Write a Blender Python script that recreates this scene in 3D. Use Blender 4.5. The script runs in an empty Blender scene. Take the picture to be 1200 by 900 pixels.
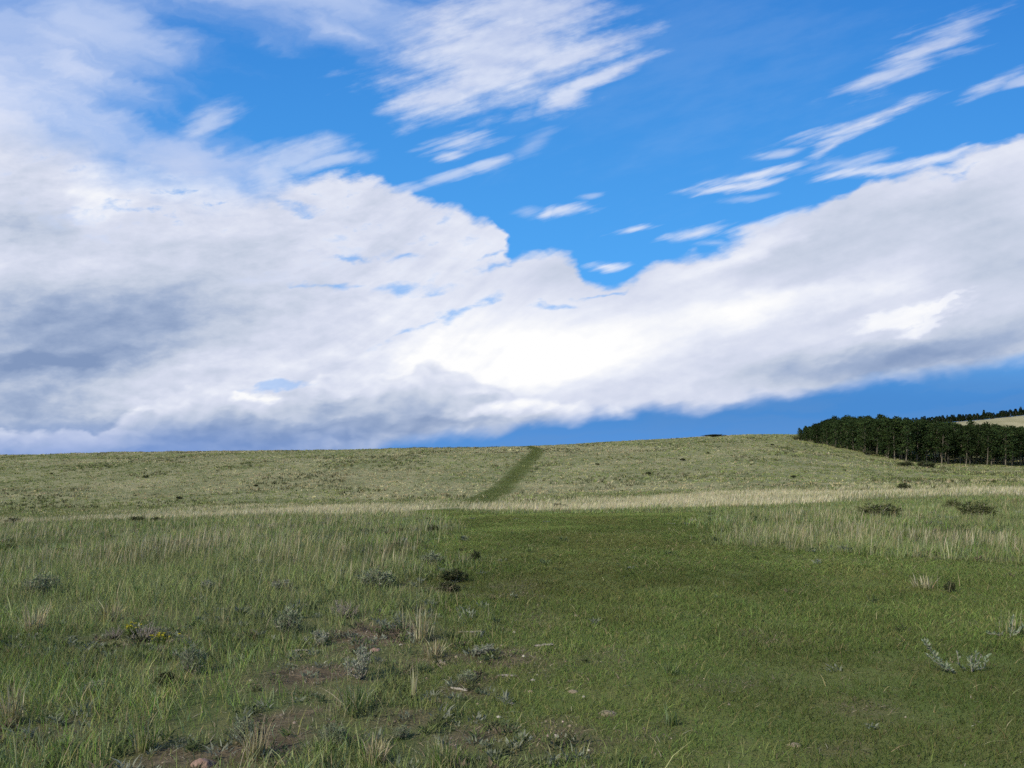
import bpy, bmesh, math, random
import numpy as np
from mathutils import Vector, Matrix, noise as mnoise
R = math.radians
random.seed(7)
rng = np.random.default_rng(11)
sc = bpy.context.scene
COL = sc.collection

def lin(r, g, b):
    """sRGB 0-255 to scene linear"""
    f = lambda c: c / 12.92 if c <= .04045 else ((c + .055) / 1.055) ** 2.4
    return tuple(f(c / 255.) for c in (r, g, b))

# ---------------------------------------------------------------- node expression helper
class NT:
    def __init__(s, tree):
        s.t = tree; s.n = tree.nodes; s.l = tree.links
    def node(s, kind, **kw):
        n = s.n.new(kind)
        for k, v in kw.items(): setattr(n, k, v)
        return n
    def put(s, sock, v):
        if isinstance(v, X): s.l.new(v.s, sock)
        elif isinstance(v, bpy.types.NodeSocket): s.l.new(v, sock)
        else:
            try: sock.default_value = v
            except Exception: sock.default_value = tuple(v) + (1.,)
    def math(s, op, a, b=None, c=None, clamp=False):
        n = s.node('ShaderNodeMath', operation=op, use_clamp=clamp)
        s.put(n.inputs[0], a)
        if b is not None: s.put(n.inputs[1], b)
        if c is not None: s.put(n.inputs[2], c)
        return X(s, n.outputs[0])
    def xyz(s, a, b, c=0.):
        n = s.node('ShaderNodeCombineXYZ')
        for i, v in enumerate((a, b, c)): s.put(n.inputs[i], v)
        return X(s, n.outputs[0])
    def sep(s, v):
        n = s.node('ShaderNodeSeparateXYZ'); s.put(n.inputs[0], v)
        return [X(s, o) for o in n.outputs]
    def noise(s, vec, scale=1., detail=5., rough=.55, dist=0., dim='2D', col=False, lac=2.):
        n = s.node('ShaderNodeTexNoise', noise_dimensions=dim)
        s.put(n.inputs['Vector'], vec)
        n.inputs['Scale'].default_value = scale; n.inputs['Detail'].default_value = detail
        n.inputs['Roughness'].default_value = rough; n.inputs['Distortion'].default_value = dist
        n.inputs['Lacunarity'].default_value = lac
        return X(s, n.outputs['Color' if col else 'Fac'])
    def puffs(s, vec, detail=2., rough=.5):
        n = s.node('ShaderNodeTexVoronoi', voronoi_dimensions='2D', feature='SMOOTH_F1', normalize=True)
        s.put(n.inputs['Vector'], vec)
        n.inputs['Scale'].default_value = 1.; n.inputs['Detail'].default_value = detail; n.inputs['Roughness'].default_value = rough
        n.inputs['Smoothness'].default_value = .35
        return X(s, n.outputs['Distance'])
    def ss(s, x, a, b, lo=0., hi=1.):
        n = s.node('ShaderNodeMapRange', interpolation_type='SMOOTHSTEP')
        for i, v in enumerate((x, a, b, lo, hi)): s.put(n.inputs[i], v)
        return X(s, n.outputs[0])
    def mr(s, x, a, b, lo=0., hi=1.):
        n = s.node('ShaderNodeMapRange')
        for i, v in enumerate((x, a, b, lo, hi)): s.put(n.inputs[i], v)
        return X(s, n.outputs[0])
    def mix(s, f, a, b, mode='MIX'):
        n = s.node('ShaderNodeMix', data_type='RGBA', blend_type=mode)
        n.clamp_factor = True
        s.put(n.inputs[0], f)
        for i, v in ((6, a), (7, b)):
            if isinstance(v, (tuple, list)): n.inputs[i].default_value = (v[0], v[1], v[2], 1.)
            else: s.put(n.inputs[i], v)
        return X(s, n.outputs[2])
    def ramp(s, f, stops, interp='LINEAR'):
        n = s.node('ShaderNodeValToRGB'); cr = n.color_ramp; cr.interpolation = interp
        while len(cr.elements) < len(stops): cr.elements.new(.5)
        for e, (p, c) in zip(cr.elements, stops):
            e.position = p; e.color = (c[0], c[1], c[2], 1.)
        s.put(n.inputs[0], f)
        return X(s, n.outputs[0])
    def curve(s, x, x0, x1, y0, y1, pts):
        """piecewise smooth function of x through pts"""
        fac = s.mr(x, x0, x1)        # made first: Cycles evaluates nodes in the order they were made
        n = s.node('ShaderNodeFloatCurve')
        cm = n.mapping; c = cm.curves[0]
        pts = [((px - x0) / (x1 - x0), (py - y0) / (y1 - y0)) for px, py in pts]
        c.points[0].location = pts[0]; c.points[1].location = pts[-1]
        for p in pts[1:-1]: c.points.new(*p)
        for p in c.points: p.handle_type = 'AUTO_CLAMPED'
        cm.update()
        s.put(n.inputs['Value'], fac)
        return X(s, n.outputs[0]) * (y1 - y0) + y0
    def blob(s, vec, cx, cy, rx, ry, ang):
        """1 in the centre of an ellipse, 0 on its rim, negative outside"""
        c, q = math.cos(R(ang)), math.sin(R(ang))
        # vec is (u, v, 1), v pointing down
        a = s.dot(vec, (c / rx, -q / rx, (-c * cx + q * cy) / rx))
        b = s.dot(vec, (q / ry, c / ry, (-q * cx - c * cy) / ry))
        return 1. - s.math('SQRT', s.math('MULTIPLY_ADD', a, a, b * b))
    def dot(s, vec, k):
        n = s.node('ShaderNodeVectorMath', operation='DOT_PRODUCT')
        s.put(n.inputs[0], vec); n.inputs[1].default_value = k
        return X(s, n.outputs['Value'])
    def rot(s, vec, ang, sx, sy):
        c, q = math.cos(R(ang)), math.sin(R(ang))
        return s.xyz(s.dot(vec, (c / sx, -q / sx, 0)), s.dot(vec, (q / sy, c / sy, 0)))

class X:
    def __init__(s, nt, sock): s.nt = nt; s.s = sock
    def __add__(s, o): return s.nt.math('ADD', s, o)
    __radd__ = __add__
    def __sub__(s, o): return s.nt.math('SUBTRACT', s, o)
    def __rsub__(s, o): return s.nt.math('SUBTRACT', o, s)
    def __mul__(s, o): return s.nt.math('MULTIPLY', s, o)
    __rmul__ = __mul__
    def __truediv__(s, o): return s.nt.math('DIVIDE', s, o)
    def __rtruediv__(s, o): return s.nt.math('DIVIDE', o, s)
    def max(s, o): return s.nt.math('MAXIMUM', s, o)
    def min(s, o): return s.nt.math('MINIMUM', s, o)
    def clamp(s): return s.nt.math('ADD', s, 0., clamp=True)
# ---------------------------------------------------------------- camera
F = 900.          # photograph pixels per unit of tangent; the level line runs at row 528
EYE = 1.6
cam = bpy.data.cameras.new('camera'); cam_o = bpy.data.objects.new('camera', cam); COL.objects.link(cam_o)
cam_o.location = (0, 0, EYE); cam_o.rotation_euler = (R(90), 0, 0)
cam.sensor_fit = 'HORIZONTAL'; cam.sensor_width = 36.; cam.lens = 36. * F / 1200.
cam.shift_y = (528. - 450.) / 1200.
cam.clip_start = .05; cam.clip_end = 20000.
sc.camera = cam_o

# ---------------------------------------------------------------- sun and sky
SUN_EL, SUN_AZ = R(38), R(-128)      # azimuth from +Y towards +X: behind and to the left
sl = bpy.data.lights.new('sun', 'SUN'); so = bpy.data.objects.new('sun', sl); COL.objects.link(so)
sl.energy = 4.4
sl.angle = R(1.5); sl.color = (1., .92, .76)
sd = Vector((math.sin(SUN_AZ) * math.cos(SUN_EL), math.cos(SUN_AZ) * math.cos(SUN_EL), math.sin(SUN_EL)))
so.rotation_euler = sd.to_track_quat('Z', 'Y').to_euler(); so.location = sd * 50

def build_sky():
    w = bpy.data.worlds.new('World'); sc.world = w; w.use_nodes = True
    t = w.node_tree; t.nodes.clear(); g = NT(t)
    out = g.node('ShaderNodeOutputWorld'); bg = g.node('ShaderNodeBackground')
    STR = .1
    bg.inputs['Strength'].default_value = STR
    t.links.new(bg.outputs[0], out.inputs['Surface'])
    sky = g.node('ShaderNodeTexSky', sky_type='NISHITA')
    sky.sun_disc = False; sky.sun_elevation = SUN_EL; sky.sun_rotation = SUN_AZ
    sky.altitude = 2600.; sky.air_density = 1.; sky.dust_density = .3; sky.ozone_density = 2.
    base = X(g, sky.outputs[0])
    hs = g.node('ShaderNodeHueSaturation'); hs.inputs['Saturation'].default_value = 1.28
    hs.inputs['Hue'].default_value = .497
    g.put(hs.inputs['Color'], base); base = X(g, hs.outputs[0])
    C = lambda r, gg, b: tuple(c / STR for c in lin(r, gg, b))

    d = X(g, g.node('ShaderNodeTexCoord').outputs['Generated'])
    dx, dy, dz = g.sep(d)
    yy = dy.max(.12)
    u = dx / yy * F + 600.
    v = 528. - dz / yy * F
    P = g.xyz(u, v, 1.)
    # high streaks run towards a point low on the left: rotated, stretched noises
    mR = g.ss(u, 250, 680)                                   # streaks lie flat on the left, rise to the right
    nS = (g.noise(g.xyz((u - v * .25 * mR) / 175., (v + (u - 300.) * .33 * mR) / (44. - 12. * mR)), 1., 7, .54) - .5) * 1.7
    nF = (g.noise(g.rot(P, 17, 60, 17), 1., 6, .60) - .5) * 2.2   # fine wisps
    nW = (g.noise(g.rot(P, 19, 120, 11), 1., 5, .55) - .5) * 2.0   # drawn-out fibres
    nC = (g.noise(g.xyz(u * .010, v * .017), 1., 7, .56) - .5) * 1.7  # billows
    nC2 = (g.noise(g.xyz(u * .010 + .05, v * .017 + .12), 1., 7, .56) - .5) * 1.7
    emb = nC - nC2                                           # lit sides of the billows
    nB = (g.noise(g.xyz(u * .0045, v * .0075), 1., 3, .5) - .5) * 1.6
    W = g.node('ShaderNodeSeparateXYZ'); g.put(W.inputs[0], g.noise(g.rot(P, 12, 95, 40), 1., 4, .55, col=True))
    W2 = g.node('ShaderNodeSeparateXYZ'); g.put(W2.inputs[0], g.noise(g.rot(P, 15, 26, 12), 1., 4, .6, col=True))
    wu = (X(g, W.outputs[0]) - .5) * 90. + (X(g, W2.outputs[0]) - .5) * 22.
    wv_ = (X(g, W.outputs[1]) - .5) * 34. + (X(g, W2.outputs[1]) - .5) * 7.
    # bent coordinates, so that no outline is a clean curve
    P = g.xyz(u + wu + (nF + nC2 + nB + nS + nW) * 1e-4, v + wv_, 1.)
    u0, v0 = u, v
    v = v + wv_ * .6
    # rounded heads of cumulus, and the same seen a little towards the sun for their lit sides
    uq, vq = u + wu * .35, v0 + wv_ * .9
    p1 = g.puffs(g.xyz(uq * .017, vq * .030)); p2 = g.puffs(g.xyz(uq * .017 - .10, vq * .030 - .22))
    nP = .42 - p1                                             # high in the middle of a head
    embP = p2 - p1
    nM = (g.noise(g.xyz(u * .026, v * .062), 1., 4, .6) - .5) * 1.8   # mackerel dapple

    col = base
    # clear sky pales and brightens a little towards the middle heights
    col = g.mix(.82, col, g.mix(g.mr(v0, -20, 330), C(58, 138, 226), C(84, 175, 255)))
    col = g.mix(g.ss(v, 370, 470) * .95, col, C(72, 136, 206))

    # --- thin high veil, upper left
    veil = g.blob(P, -10, 110, 270, 250, 0)
    for a in ((340, -20, 290, 85, -6), (100, 30, 220, 110, 0), (220, 190, 110, 50, -12), (400, 36, 100, 34, -25)):
        veil = veil.max(g.blob(P, *a))
    nV = g.noise(g.rot(P, -24, 150, 46), 1., 5, .5) - .5
    av = g.ss(veil + nV * 1.0, -.05, 1.05)
    vc = g.mix(g.ss(g.blob(P, 20, 130, 190, 130, 0), 0, .8), C(186, 204, 240), C(226, 232, 250))
    col = g.mix(av * .93, col, vc)
    wv = g.ss(g.blob(P, 820, 60, 330, 190, 20) + nF * .5 + nS * .7, .1, 1.3)
    col = g.mix(wv * .09, col, C(190, 212, 245))

    # --- small clouds and wisps
    Pw = g.xyz(u0 + wu * .30 + nF * 1e-4, v0 + wv_ * .32, 1.)
    def layer(lst, nz, amp, lo, hi, P=P):
        f = None
        for (cx, cy, rx, ry, an, st) in lst:
            b = g.ss(g.blob(P, cx, cy, rx * 1.2, ry * 1.22, an) + nz * amp, lo, hi) * st
            f = b if f is None else f.max(b)
        return f
    mid = [(580, 56, 128, 74, 15, .93), (520, 112, 66, 20, 12, .93), (608, 14, 110, 40, 4, .85), (560, 92, 95, 30, 20, .95), (664, 66, 92, 17, 17, .95),
           (700, 92, 72, 11, 22, .9), (659, 116, 32, 20, 22, .9),
           (350, 182, 60, 22, 8, .6), (388, 188, 52, 9, 8, .6), (318, 203, 28, 24, 30, .5), (248, 140, 42, 18, 24, .58)]
    sm = layer(mid, nF * .34 + nW * .26 + nC * .42, 1., -.10, .80, Pw)
    wisps = [(535, 166, 42, 12, 8, .75), (527, 183, 24, 8, 8, .75), (574, 193, 24, 9, 16, .7), (528, 208, 40, 7, 16, .6), (482, 220, 30, 6, 6, .5),
             (1080, 60, 90, 17, 28, .78), (1040, 88, 62, 14, 20, .72), (1122, 36, 46, 14, 25, .62), (1118, 62, 34, 6, 12, .5),
             (1160, 101, 48, 8, 20, .65), (1205, 96, 36, 7, 10, .6), (1018, 140, 88, 9, 17, .92), (978, 169, 34, 8, 24, .92),
             (884, 206, 56, 8, 13, .92), (862, 219, 52, 6, 7, .95), (912, 181, 36, 5, 8, .55), (990, 190, 50, 8, 12, .5), (1024, 199, 66, 7, 9, .85),
             (1098, 184, 76, 8, 13, .95), (668, 248, 34, 6, 11, .85), (645, 252, 12, 6, 24, .85), (745, 267, 26, 4, 10, .8), (692, 229, 16, 4, 8, .4),
             (816, 273, 40, 6, 14, .85), (708, 312, 24, 6, 2, 1.), (906, 266, 60, 12, 17, .9), (622, 250, 14, 6, 5, .3), (836, 286, 22, 5, 5, .45),
             (880, 231, 38, 4, 6, .35), (600, 112, 60, 12, 15, .35), (625, 168, 34, 10, 30, .25)]
    sw = layer(wisps, nW * .85 + nF * .30, 1., -.10, 1.05, Pw)
    sm = sm.max(sw)
    smc = g.mix(g.ss(emb * .7 + nF * .35 + (v - 60.) * .002, -.45, .5), C(196, 207, 236), C(232, 237, 250))
    col = g.mix(sm * .92, col, smc)

    # --- the main cloud: a long bank between two edges
    top = g.curve(u + wu * .4, -300, 1500, 0, 700, [(-300, 120), (0, 150), (90, 178), (190, 210), (300, 222), (360, 212), (420, 207), (462, 220), (505, 244), (560, 256), (588, 272),
                  (604, 306), (640, 302), (668, 306), (690, 332), (735, 334), (765, 322), (800, 308), (850, 290), (960, 246), (1070, 201), (1130, 186), (1200, 168), (1500, 70)])
    bot = g.curve(u, -300, 1500, 300, 700, [(-300, 680), (0, 640), (250, 590), (380, 545), (440, 521), (520, 507), (600, 498), (660, 489), (720, 482), (800, 477), (900, 464), (1000, 452), (1100, 438), (1200, 420), (1500, 370)])
    mt = v - top; mb = bot - v
    soft = g.ss(u, 420, 200, 8, 42)
    mL = g.ss(u, 640, 420)
    at = g.ss(mt + nS * (10. + 10. * mL) + nC * 10. + nM * 10. * mL + nP * (34. - 16. * mL) + nF * 5., soft * -1., soft)
    ab = g.ss(mb + nS * 5. + nB * 14. + nP * 16., -10., 12.)
    am = at * ab
    holes = [(478, 337, 52, 9, 4), (538, 368, 30, 10, 28), (577, 351, 20, 9, 24), (500, 381, 20, 6, 14), (468, 393, 38, 6, 14), (346, 244, 36, 8, 0), (322, 237, 28, 7, -6),
             (468, 300, 36, 6, 2), (380, 332, 40, 5, 0), (648, 360, 26, 5, 2), (590, 312, 30, 7, 10), (1128, 201, 34, 9, 18), (700, 345, 36, 4, 10), (400, 303, 34, 4, 2), (585, 300, 18, 5, 20)]
    hf = None
    for h in holes:
        b = g.blob(P, *h); hf = b if hf is None else hf.max(b)
    ah = g.ss(hf + nF * .8 + nC * .4 + nM * 1.1, -.1, 1.35)
    am = am * (1. - ah * .66) * (1. - g.ss(nM * .8 + nS * .8, .12, .55) * g.ss(mt, 125, 5) * mL * .7)

    sh = nS * (.15 + .13 * mL) + nC * .08 + emb * .14 + nB * .16 + nM * .16 * mL + embP * g.ss(v0, 340, 470) * .30 + nW * .03 + .61
    for (cx, cy, rx, ry, an, k) in ((590, 412, 220, 80, 10, .38), (740, 402, 240, 58, 17, .26), (480, 345, 170, 70, 5, .14), (560, 285, 90, 40, -12, .16), (930, 352, 190, 26, 11, .24),
                 (120, 212, 110, 36, 0, .24), (118, 245, 40, 40, -50, .24), (250, 215, 160, 22, 0, .14), (860, 300, 150, 20, 22, .2), (1120, 205, 190, 26, 20, .12),
                 (95, 374, 250, 66, 0, -.46), (110, 420, 230, 24, 3, -.20), (10, 440, 220, 60, 0, -.44), (30, 268, 130, 40, 0, -.26), (230, 330, 170, 36, 2, -.12), (70, 505, 260, 48, 0, -.38),
                 (330, 500, 260, 46, 0, -.30), (1010, 428, 240, 30, 6, -.36), (1170, 398, 200, 52, 10, -.34), (1030, 268, 200, 60, 14, -.22), (1180, 300, 160, 70, 14, -.18), (320, 330, 190, 60, 0, -.06),
                 (210, 468, 190, 16, 5, .20), (60, 455, 160, 10, 0, .10), (310, 420, 200, 20, 4, .10)):
        sh = sh + g.ss(g.blob(P, cx, cy, rx, ry, an), -.05, .95) * k
    # the sunlit gap in the grey on the right
    gap = g.blob(P, 1050, 374, 92, 13, 12).max(g.blob(P, 1106, 362, 44, 8, 34)).max(g.blob(P, 1085, 380, 40, 9, 20))
    sh = sh + g.ss(gap + nP * .8 + nF * .4 + nC * .3, .0, .75) * .28
    ramp = [(0., C(130, 152, 190)), (.22, C(161, 178, 208)), (.42, C(195, 205, 224)), (.6, C(214, 220, 238)), (.78, C(232, 236, 248)), (1., C(255, 255, 255))]
    mc = g.ramp(sh, ramp)
    col = g.mix(am, col, mc)

    # --- grey-blue cumulus bank low on the left, in front of the main cloud
    bt = g.curve(u, -300, 1500, 300, 700, [(-300, 500), (0, 508), (110, 502), (160, 484), (225, 468), (285, 464), (320, 470), (360, 458), (384, 446), (410, 456), (455, 454), (500, 440), (540, 444), (590, 458), (650, 470), (720, 486), (1500, 640)])
    cb = v - bt
    ac = g.ss(cb + nP * 44. + nC * 10. + nF * 3., -4., 6.) * ab
    csh = .66 + embP * .85 + emb * .25 + nC * .12 - g.ss(cb + nP * 30., 2, 52) * .46
    for (cx, cy, rx, ry, an, k) in ((308, 468, 34, 11, 0, .45), (590, 478, 90, 14, 8, .4), (420, 470, 150, 16, 4, -.12), (300, 505, 200, 24, 0, -.16)):
        csh = csh + g.ss(g.blob(P, cx, cy, rx, ry, an) + nC * .5, -.05, .9) * k
    col = g.mix(ac * .88, col, g.ramp(csh, ramp))
    # blue gap low on the left
    hb = g.ss(g.blob(P, 338, 453, 46, 11, 10) + nF * .6 + nC * .7, .05, .6)
    col = g.mix(hb * .5, col, C(120, 180, 245))

    # --- far rain-blue air under the bank, down to the skyline
    low = g.ss(v + nB * 16., 478, 540) * g.ss(u, 560, 300)
    col = g.mix(low * .70, col, C(104, 144, 212))
    st = g.ss(g.noise(g.rot(P, 5, 260, 26), 1., 5, .5), .42, .62) * (1. - ab) * g.ss(v, 400, 440)
    col = g.mix(g.ss(v0, 478, 522) * (1. - ab) * .45, col, C(100, 156, 226))
    col = g.mix(st * .22, col, C(104, 146, 200))

    # --- the half of the sky behind the viewer: broken cloud of the same kind
    gn = g.noise(g.xyz(dx / (dz + .35).max(.2), dy / (dz + .35).max(.2)), 1.3, 6, .55)
    gc = g.mix(g.ss(gn, .47, .62) * .85, base, C(214, 214, 216))
    col = g.mix(g.ss(dy, .45, .2), col, gc)
    g.put(bg.inputs['Color'], col)
    try: w.cycles.sampling_method = 'NONE'      # the sky is soft: rays that miss find it on their own
    except Exception: pass
build_sky()
# ---------------------------------------------------------------- terrain
def sstep(x, a, b):
    t = np.clip((x - a) / (b - a), 0, 1); return t * t * (3 - 2 * t)

# value noise on numpy arrays (tileless lattice hash)
def vnoise(x, y, seed=0):
    xi = np.floor(x).astype(np.int64); yi = np.floor(y).astype(np.int64)
    fx = x - xi; fy = y - yi
    fx = fx * fx * (3 - 2 * fx); fy = fy * fy * (3 - 2 * fy)
    def h(a, b):
        n = (a * 374761393 + b * 668265263 + seed * 974711) & 0x7fffffff
        n = ((n ^ (n >> 13)) * 1274126177) & 0x7fffffff
        return ((n ^ (n >> 16)) & 0xffff) / 65535.
    return (h(xi, yi) * (1 - fx) + h(xi + 1, yi) * fx) * (1 - fy) + (h(xi, yi + 1) * (1 - fx) + h(xi + 1, yi + 1) * fx) * fy
def fbm(x, y, seed=0, oct=4):
    s = 0; a = .5; tot = 0
    for i in range(oct):
        s = s + a * vnoise(x * 2 ** i + 17.3 * i, y * 2 ** i - 9.1 * i, seed + i); tot += a; a *= .5
    return s / tot

# survey table: bearings (as photograph columns) by distances; entries are sight-line rows, turned into heights
T_PX = np.array([-700., 0, 150, 300, 500, 600, 750, 900, 1050, 1200, 1900])
T_Y = np.array([8., 13, 20, 28, 40, 60])
T_ROW = np.array([[715, 660, 640, 630, 622, 612], [712, 653, 634, 622, 613, 603], [711, 651, 630, 617, 608, 598], [709, 646, 624, 611, 603, 594.5],
                  [708, 641, 615, 605.5, 598, 588.5], [708, 640, 611, 604, 597, 587], [708, 639.5, 608, 601.5, 593.5, 582],
                  [708, 639, 607, 599, 589, 577], [708, 639, 606.5, 596, 585, 572], [708, 639, 606, 593, 580, 567], [708, 639, 606, 590, 574, 560]])
RIDGE_Y = np.array([165., 160, 158, 156, 152, 152, 160, 176, 195, 205, 215])
RIDGE_ROW = np.array([540., 533.5, 530.5, 528.5, 526, 524, 516.5, 507, 512, 514, 505])
# the slope on the right: lies lower in front of the grove
MID_Y = 122.
MID_ROW = np.array([552., 547, 545, 543, 540, 538.5, 533, 529, 541, 547, 545])
def profile_row(i):
    z = [0., 0., 0.] + [EYE - y * (r - 528.) / F for y, r in zip(T_Y, T_ROW[i])]
    ys = [-50., 0., 4.] + list(T_Y)
    ry = RIDGE_Y[i]; rz = EYE - ry * (RIDGE_ROW[i] - 528.) / F
    mz = EYE - MID_Y * (MID_ROW[i] - 528.) / F
    if MID_ROW[i] >= 540.5 and T_PX[i] > 1000: ys += [MID_Y]; z += [mz]
    else:
        f = (MID_Y - 60) / (ry - 60); mz = z[-1] + (rz - z[-1]) * (f + .16 * f * (1 - f)); ys += [MID_Y]; z += [mz]
    ys += [ry, ry + 40, ry + 110, 700., 3000., 9000.]
    z += [rz, rz - 1.6, rz - 7., -45., -110., -160.]
    # monotone-ish cubic through the points, sampled finely
    yy = LUT_Y
    ys = np.array(ys); z = np.array(z)
    m = np.zeros(len(ys)); dlt = np.diff(z) / np.diff(ys)
    m[1:-1] = (dlt[:-1] * np.diff(ys)[1:] + dlt[1:] * np.diff(ys)[:-1]) / (np.diff(ys)[1:] + np.diff(ys)[:-1])
    m[0] = dlt[0]; m[-1] = dlt[-1]
    k = np.clip(np.searchsorted(ys, yy) - 1, 0, len(ys) - 2)
    h = ys[k + 1] - ys[k]; t = np.clip((yy - ys[k]) / h, 0, 1)
    return ((2 * t ** 3 - 3 * t ** 2 + 1) * z[k] + (t ** 3 - 2 * t ** 2 + t) * h * m[k] + (-2 * t ** 3 + 3 * t ** 2) * z[k + 1] + (t ** 3 - t ** 2) * h * m[k + 1])
LUT_Y = np.concatenate([np.arange(-50, 0, 1.), np.arange(0, 260, .25), np.geomspace(260, 9000, 300)])
LUT = np.array([profile_row(i) for i in range(len(T_PX))])
LUT_PX = np.arange(-700, 1901, 20.)
_l2 = np.empty((len(LUT_PX), LUT.shape[1]))
for _j in range(LUT.shape[1]): _l2[:, _j] = np.interp(LUT_PX, T_PX, LUT[:, _j])
_k = np.exp(-.5 * (np.arange(-6, 7) / 3.) ** 2); _k /= _k.sum()
_p = np.pad(_l2, ((6, 6), (0, 0)), mode='edge')
LUT2 = sum(_k[i] * _p[i:i + len(LUT_PX)] for i in range(13))

def ground(X, Y):
    X = np.asarray(X, float); Y = np.asarray(Y, float)
    px = 600. + F * X / np.maximum(Y, 3.)
    fx = np.clip((px + 700.) / 20., 0, len(LUT_PX) - 1.001); i = fx.astype(int); fx = fx - i
    fy = np.clip(np.interp(Y, LUT_Y, np.arange(len(LUT_Y))), 0, len(LUT_Y) - 1.001); j = fy.astype(int); fy = fy - j
    z = (LUT2[i, j] * (1 - fx) + LUT2[i + 1, j] * fx) * (1 - fy) + (LUT2[i, j + 1] * (1 - fx) + LUT2[i + 1, j + 1] * fx) * fy
    r = np.hypot(X, Y)
    # hummocks: small near the path, a little larger on the slope
    z = z + (fbm(X * .9, Y * .9, 3, 3) - .5) * .10 * sstep(r, 2.5, 6) * (1 - .65 * in_track(X, Y))
    z = z + (fbm(X * .11, Y * .11, 8, 3) - .5) * .55 * sstep(Y, 30, 80) * sstep(700 - Y, 0, 300)
    return z

TR_Y = np.array([-60., 0, 4, 5.3, 8, 9.3, 10.8, 12.0, 13, 17, 20, 24, 27, 29, 31, 36, 41, 48, 54])
TR_L = np.array([-.3, -.1, .0, -.3, -.45, -.6, -.78, -1.0, -1.2, -1.6, -1.95, -2.4, -3.1, -3.6, -4.1, -5.0, -4.9, -4.1, -3.6])
TR_R = np.array([7., 7., 7., 7., 7., 7.6, 7.2, 4.6, 3.6, 4.3, 5.4, 7.0, 7.2, 1.5, -1.2, -2.0, -2.0, -1.4, -.9])
def _hill_track():
    out = []
    for px, py, w in ((566, 585, 52), (584, 576, 32), (596, 566, 28), (607, 553, 24), (617, 543, 22), (625, 535, 20), (630, 529, 16), (626, 524.8, 12)):
        t = (px - 600) / F
        i = int(np.argmin(abs(LUT_PX - px)))
        rows = 528 + F * (EYE - LUT2[i]) / np.maximum(LUT_Y, .1)
        ok = np.where((LUT_Y > 50) & (rows <= py))[0]
        y = LUT_Y[ok[0]] if len(ok) else 152.
        out.append((y, (px - w / 2 - 600) / F * y, (px + w / 2 - 600) / F * y))
    return out
_ht = [h for h in _hill_track()]
_ys = list(TR_Y); _ls = list(TR_L); _rs = list(TR_R)
for y, l, r_ in _ht:
    if y > _ys[-1] + 1.5: _ys.append(y); _ls.append(l); _rs.append(r_)
_ys += [_ys[-1] + 15, _ys[-1] + 60]; _ls += [_ls[-1] - 2.5, _ls[-1] - 14]; _rs += [_rs[-1] - 2.5, _rs[-1] - 14]
TR_Y, TR_L, TR_R = np.array(_ys), np.array(_ls), np.array(_rs)
def in_track(X, Y, soft=.35):
    l = np.interp(Y, TR_Y, TR_L); r = np.interp(Y, TR_Y, TR_R)
    n = (vnoise(np.asarray(X) * .8, np.asarray(Y) * .8, 5) - .5) * np.where(np.asarray(Y) < 34, .9, .5)
    s = soft + .008 * np.maximum(Y, 0)
    m = sstep(X - l + n, -s, s) * sstep(r - X + n, -s * 1.3, s * 1.3)
    return m * (1 - .75 * sstep(Y, 43, 47) * sstep(58 - Y, 0, 4)) * (Y < TR_Y[-1])
def in_tan(X, Y):
    """the strip of tall dry grass across the hollow"""
    px = 600 + F * np.asarray(X) / np.maximum(Y, 3)
    n = (fbm(np.asarray(X) * .10, np.asarray(Y) * .10, 21, 4) - .5) * 2.2
    lo = np.interp(px, [-300, 0, 480, 560, 620, 800, 1000, 1200, 1600], [27, 27, 32, 33, 29.5, 30, 33, 38, 42])
    hi = np.interp(px, [-300, 0, 300, 560, 800, 1000, 1200, 1600], [54, 56, 60, 62, 63, 60, 58, 55])
    st = np.interp(px, [-300, 0, 150, 300, 500, 620, 900, 1100, 1250, 1600], [.5, .6, .7, .8, .9, 1., .95, .75, .6, .4])
    st = st * (.40 + .60 * sstep(fbm(np.asarray(X) * .09, np.asarray(Y) * .16, 23, 3), .36, .56))
    return sstep(Y + n * 14, lo - 1.5, lo + 2.5) * (1 - sstep(Y + n * 16, hi - 3, hi + 4)) * st
BARE = []        # filled below: patches of open soil (x, y, rx, ry, strength)
def in_bare(X, Y):
    m = np.zeros(np.shape(X))
    n = fbm(np.asarray(X) * 3.1, np.asarray(Y) * 3.1, 31, 3) - .5
    for x, y, rx, ry, s in BARE:
        q = 1 - np.hypot((X - x) / rx, (Y - y) / ry)
        m = np.maximum(m, s * sstep(q + n * 1.6, -.1, .5))
    return m
def in_thin(X, Y):
    """thin, short growth around the open soil"""
    m = np.zeros(np.shape(X)); n = fbm(np.asarray(X) * 1.7, np.asarray(Y) * 1.7, 33, 3) - .5
    for x, y, rx, ry, s in BARE:
        if x < .9: m = np.maximum(m, min(1., s * 1.3) * sstep(1 - np.hypot((X - x) / (rx * 1.7), (Y - y + .25 * ry) / (ry * 2.1)) + n * 1.1, -.05, .5))
    return m
def spot(px, py):
    """the ground point seen at a place in the photograph"""
    t = (px - 600) / F
    ys = np.concatenate([np.arange(3, 40, .02), np.arange(40, 240, .1)])
    rows = 528 + F * (EYE - ground(t * ys, ys)) / ys
    k = np.where(rows <= py)[0]
    y = ys[k[0]] if len(k) else ys[np.argmin(rows)]
    return Vector((t * y, y, float(ground(t * y, y))))
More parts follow.
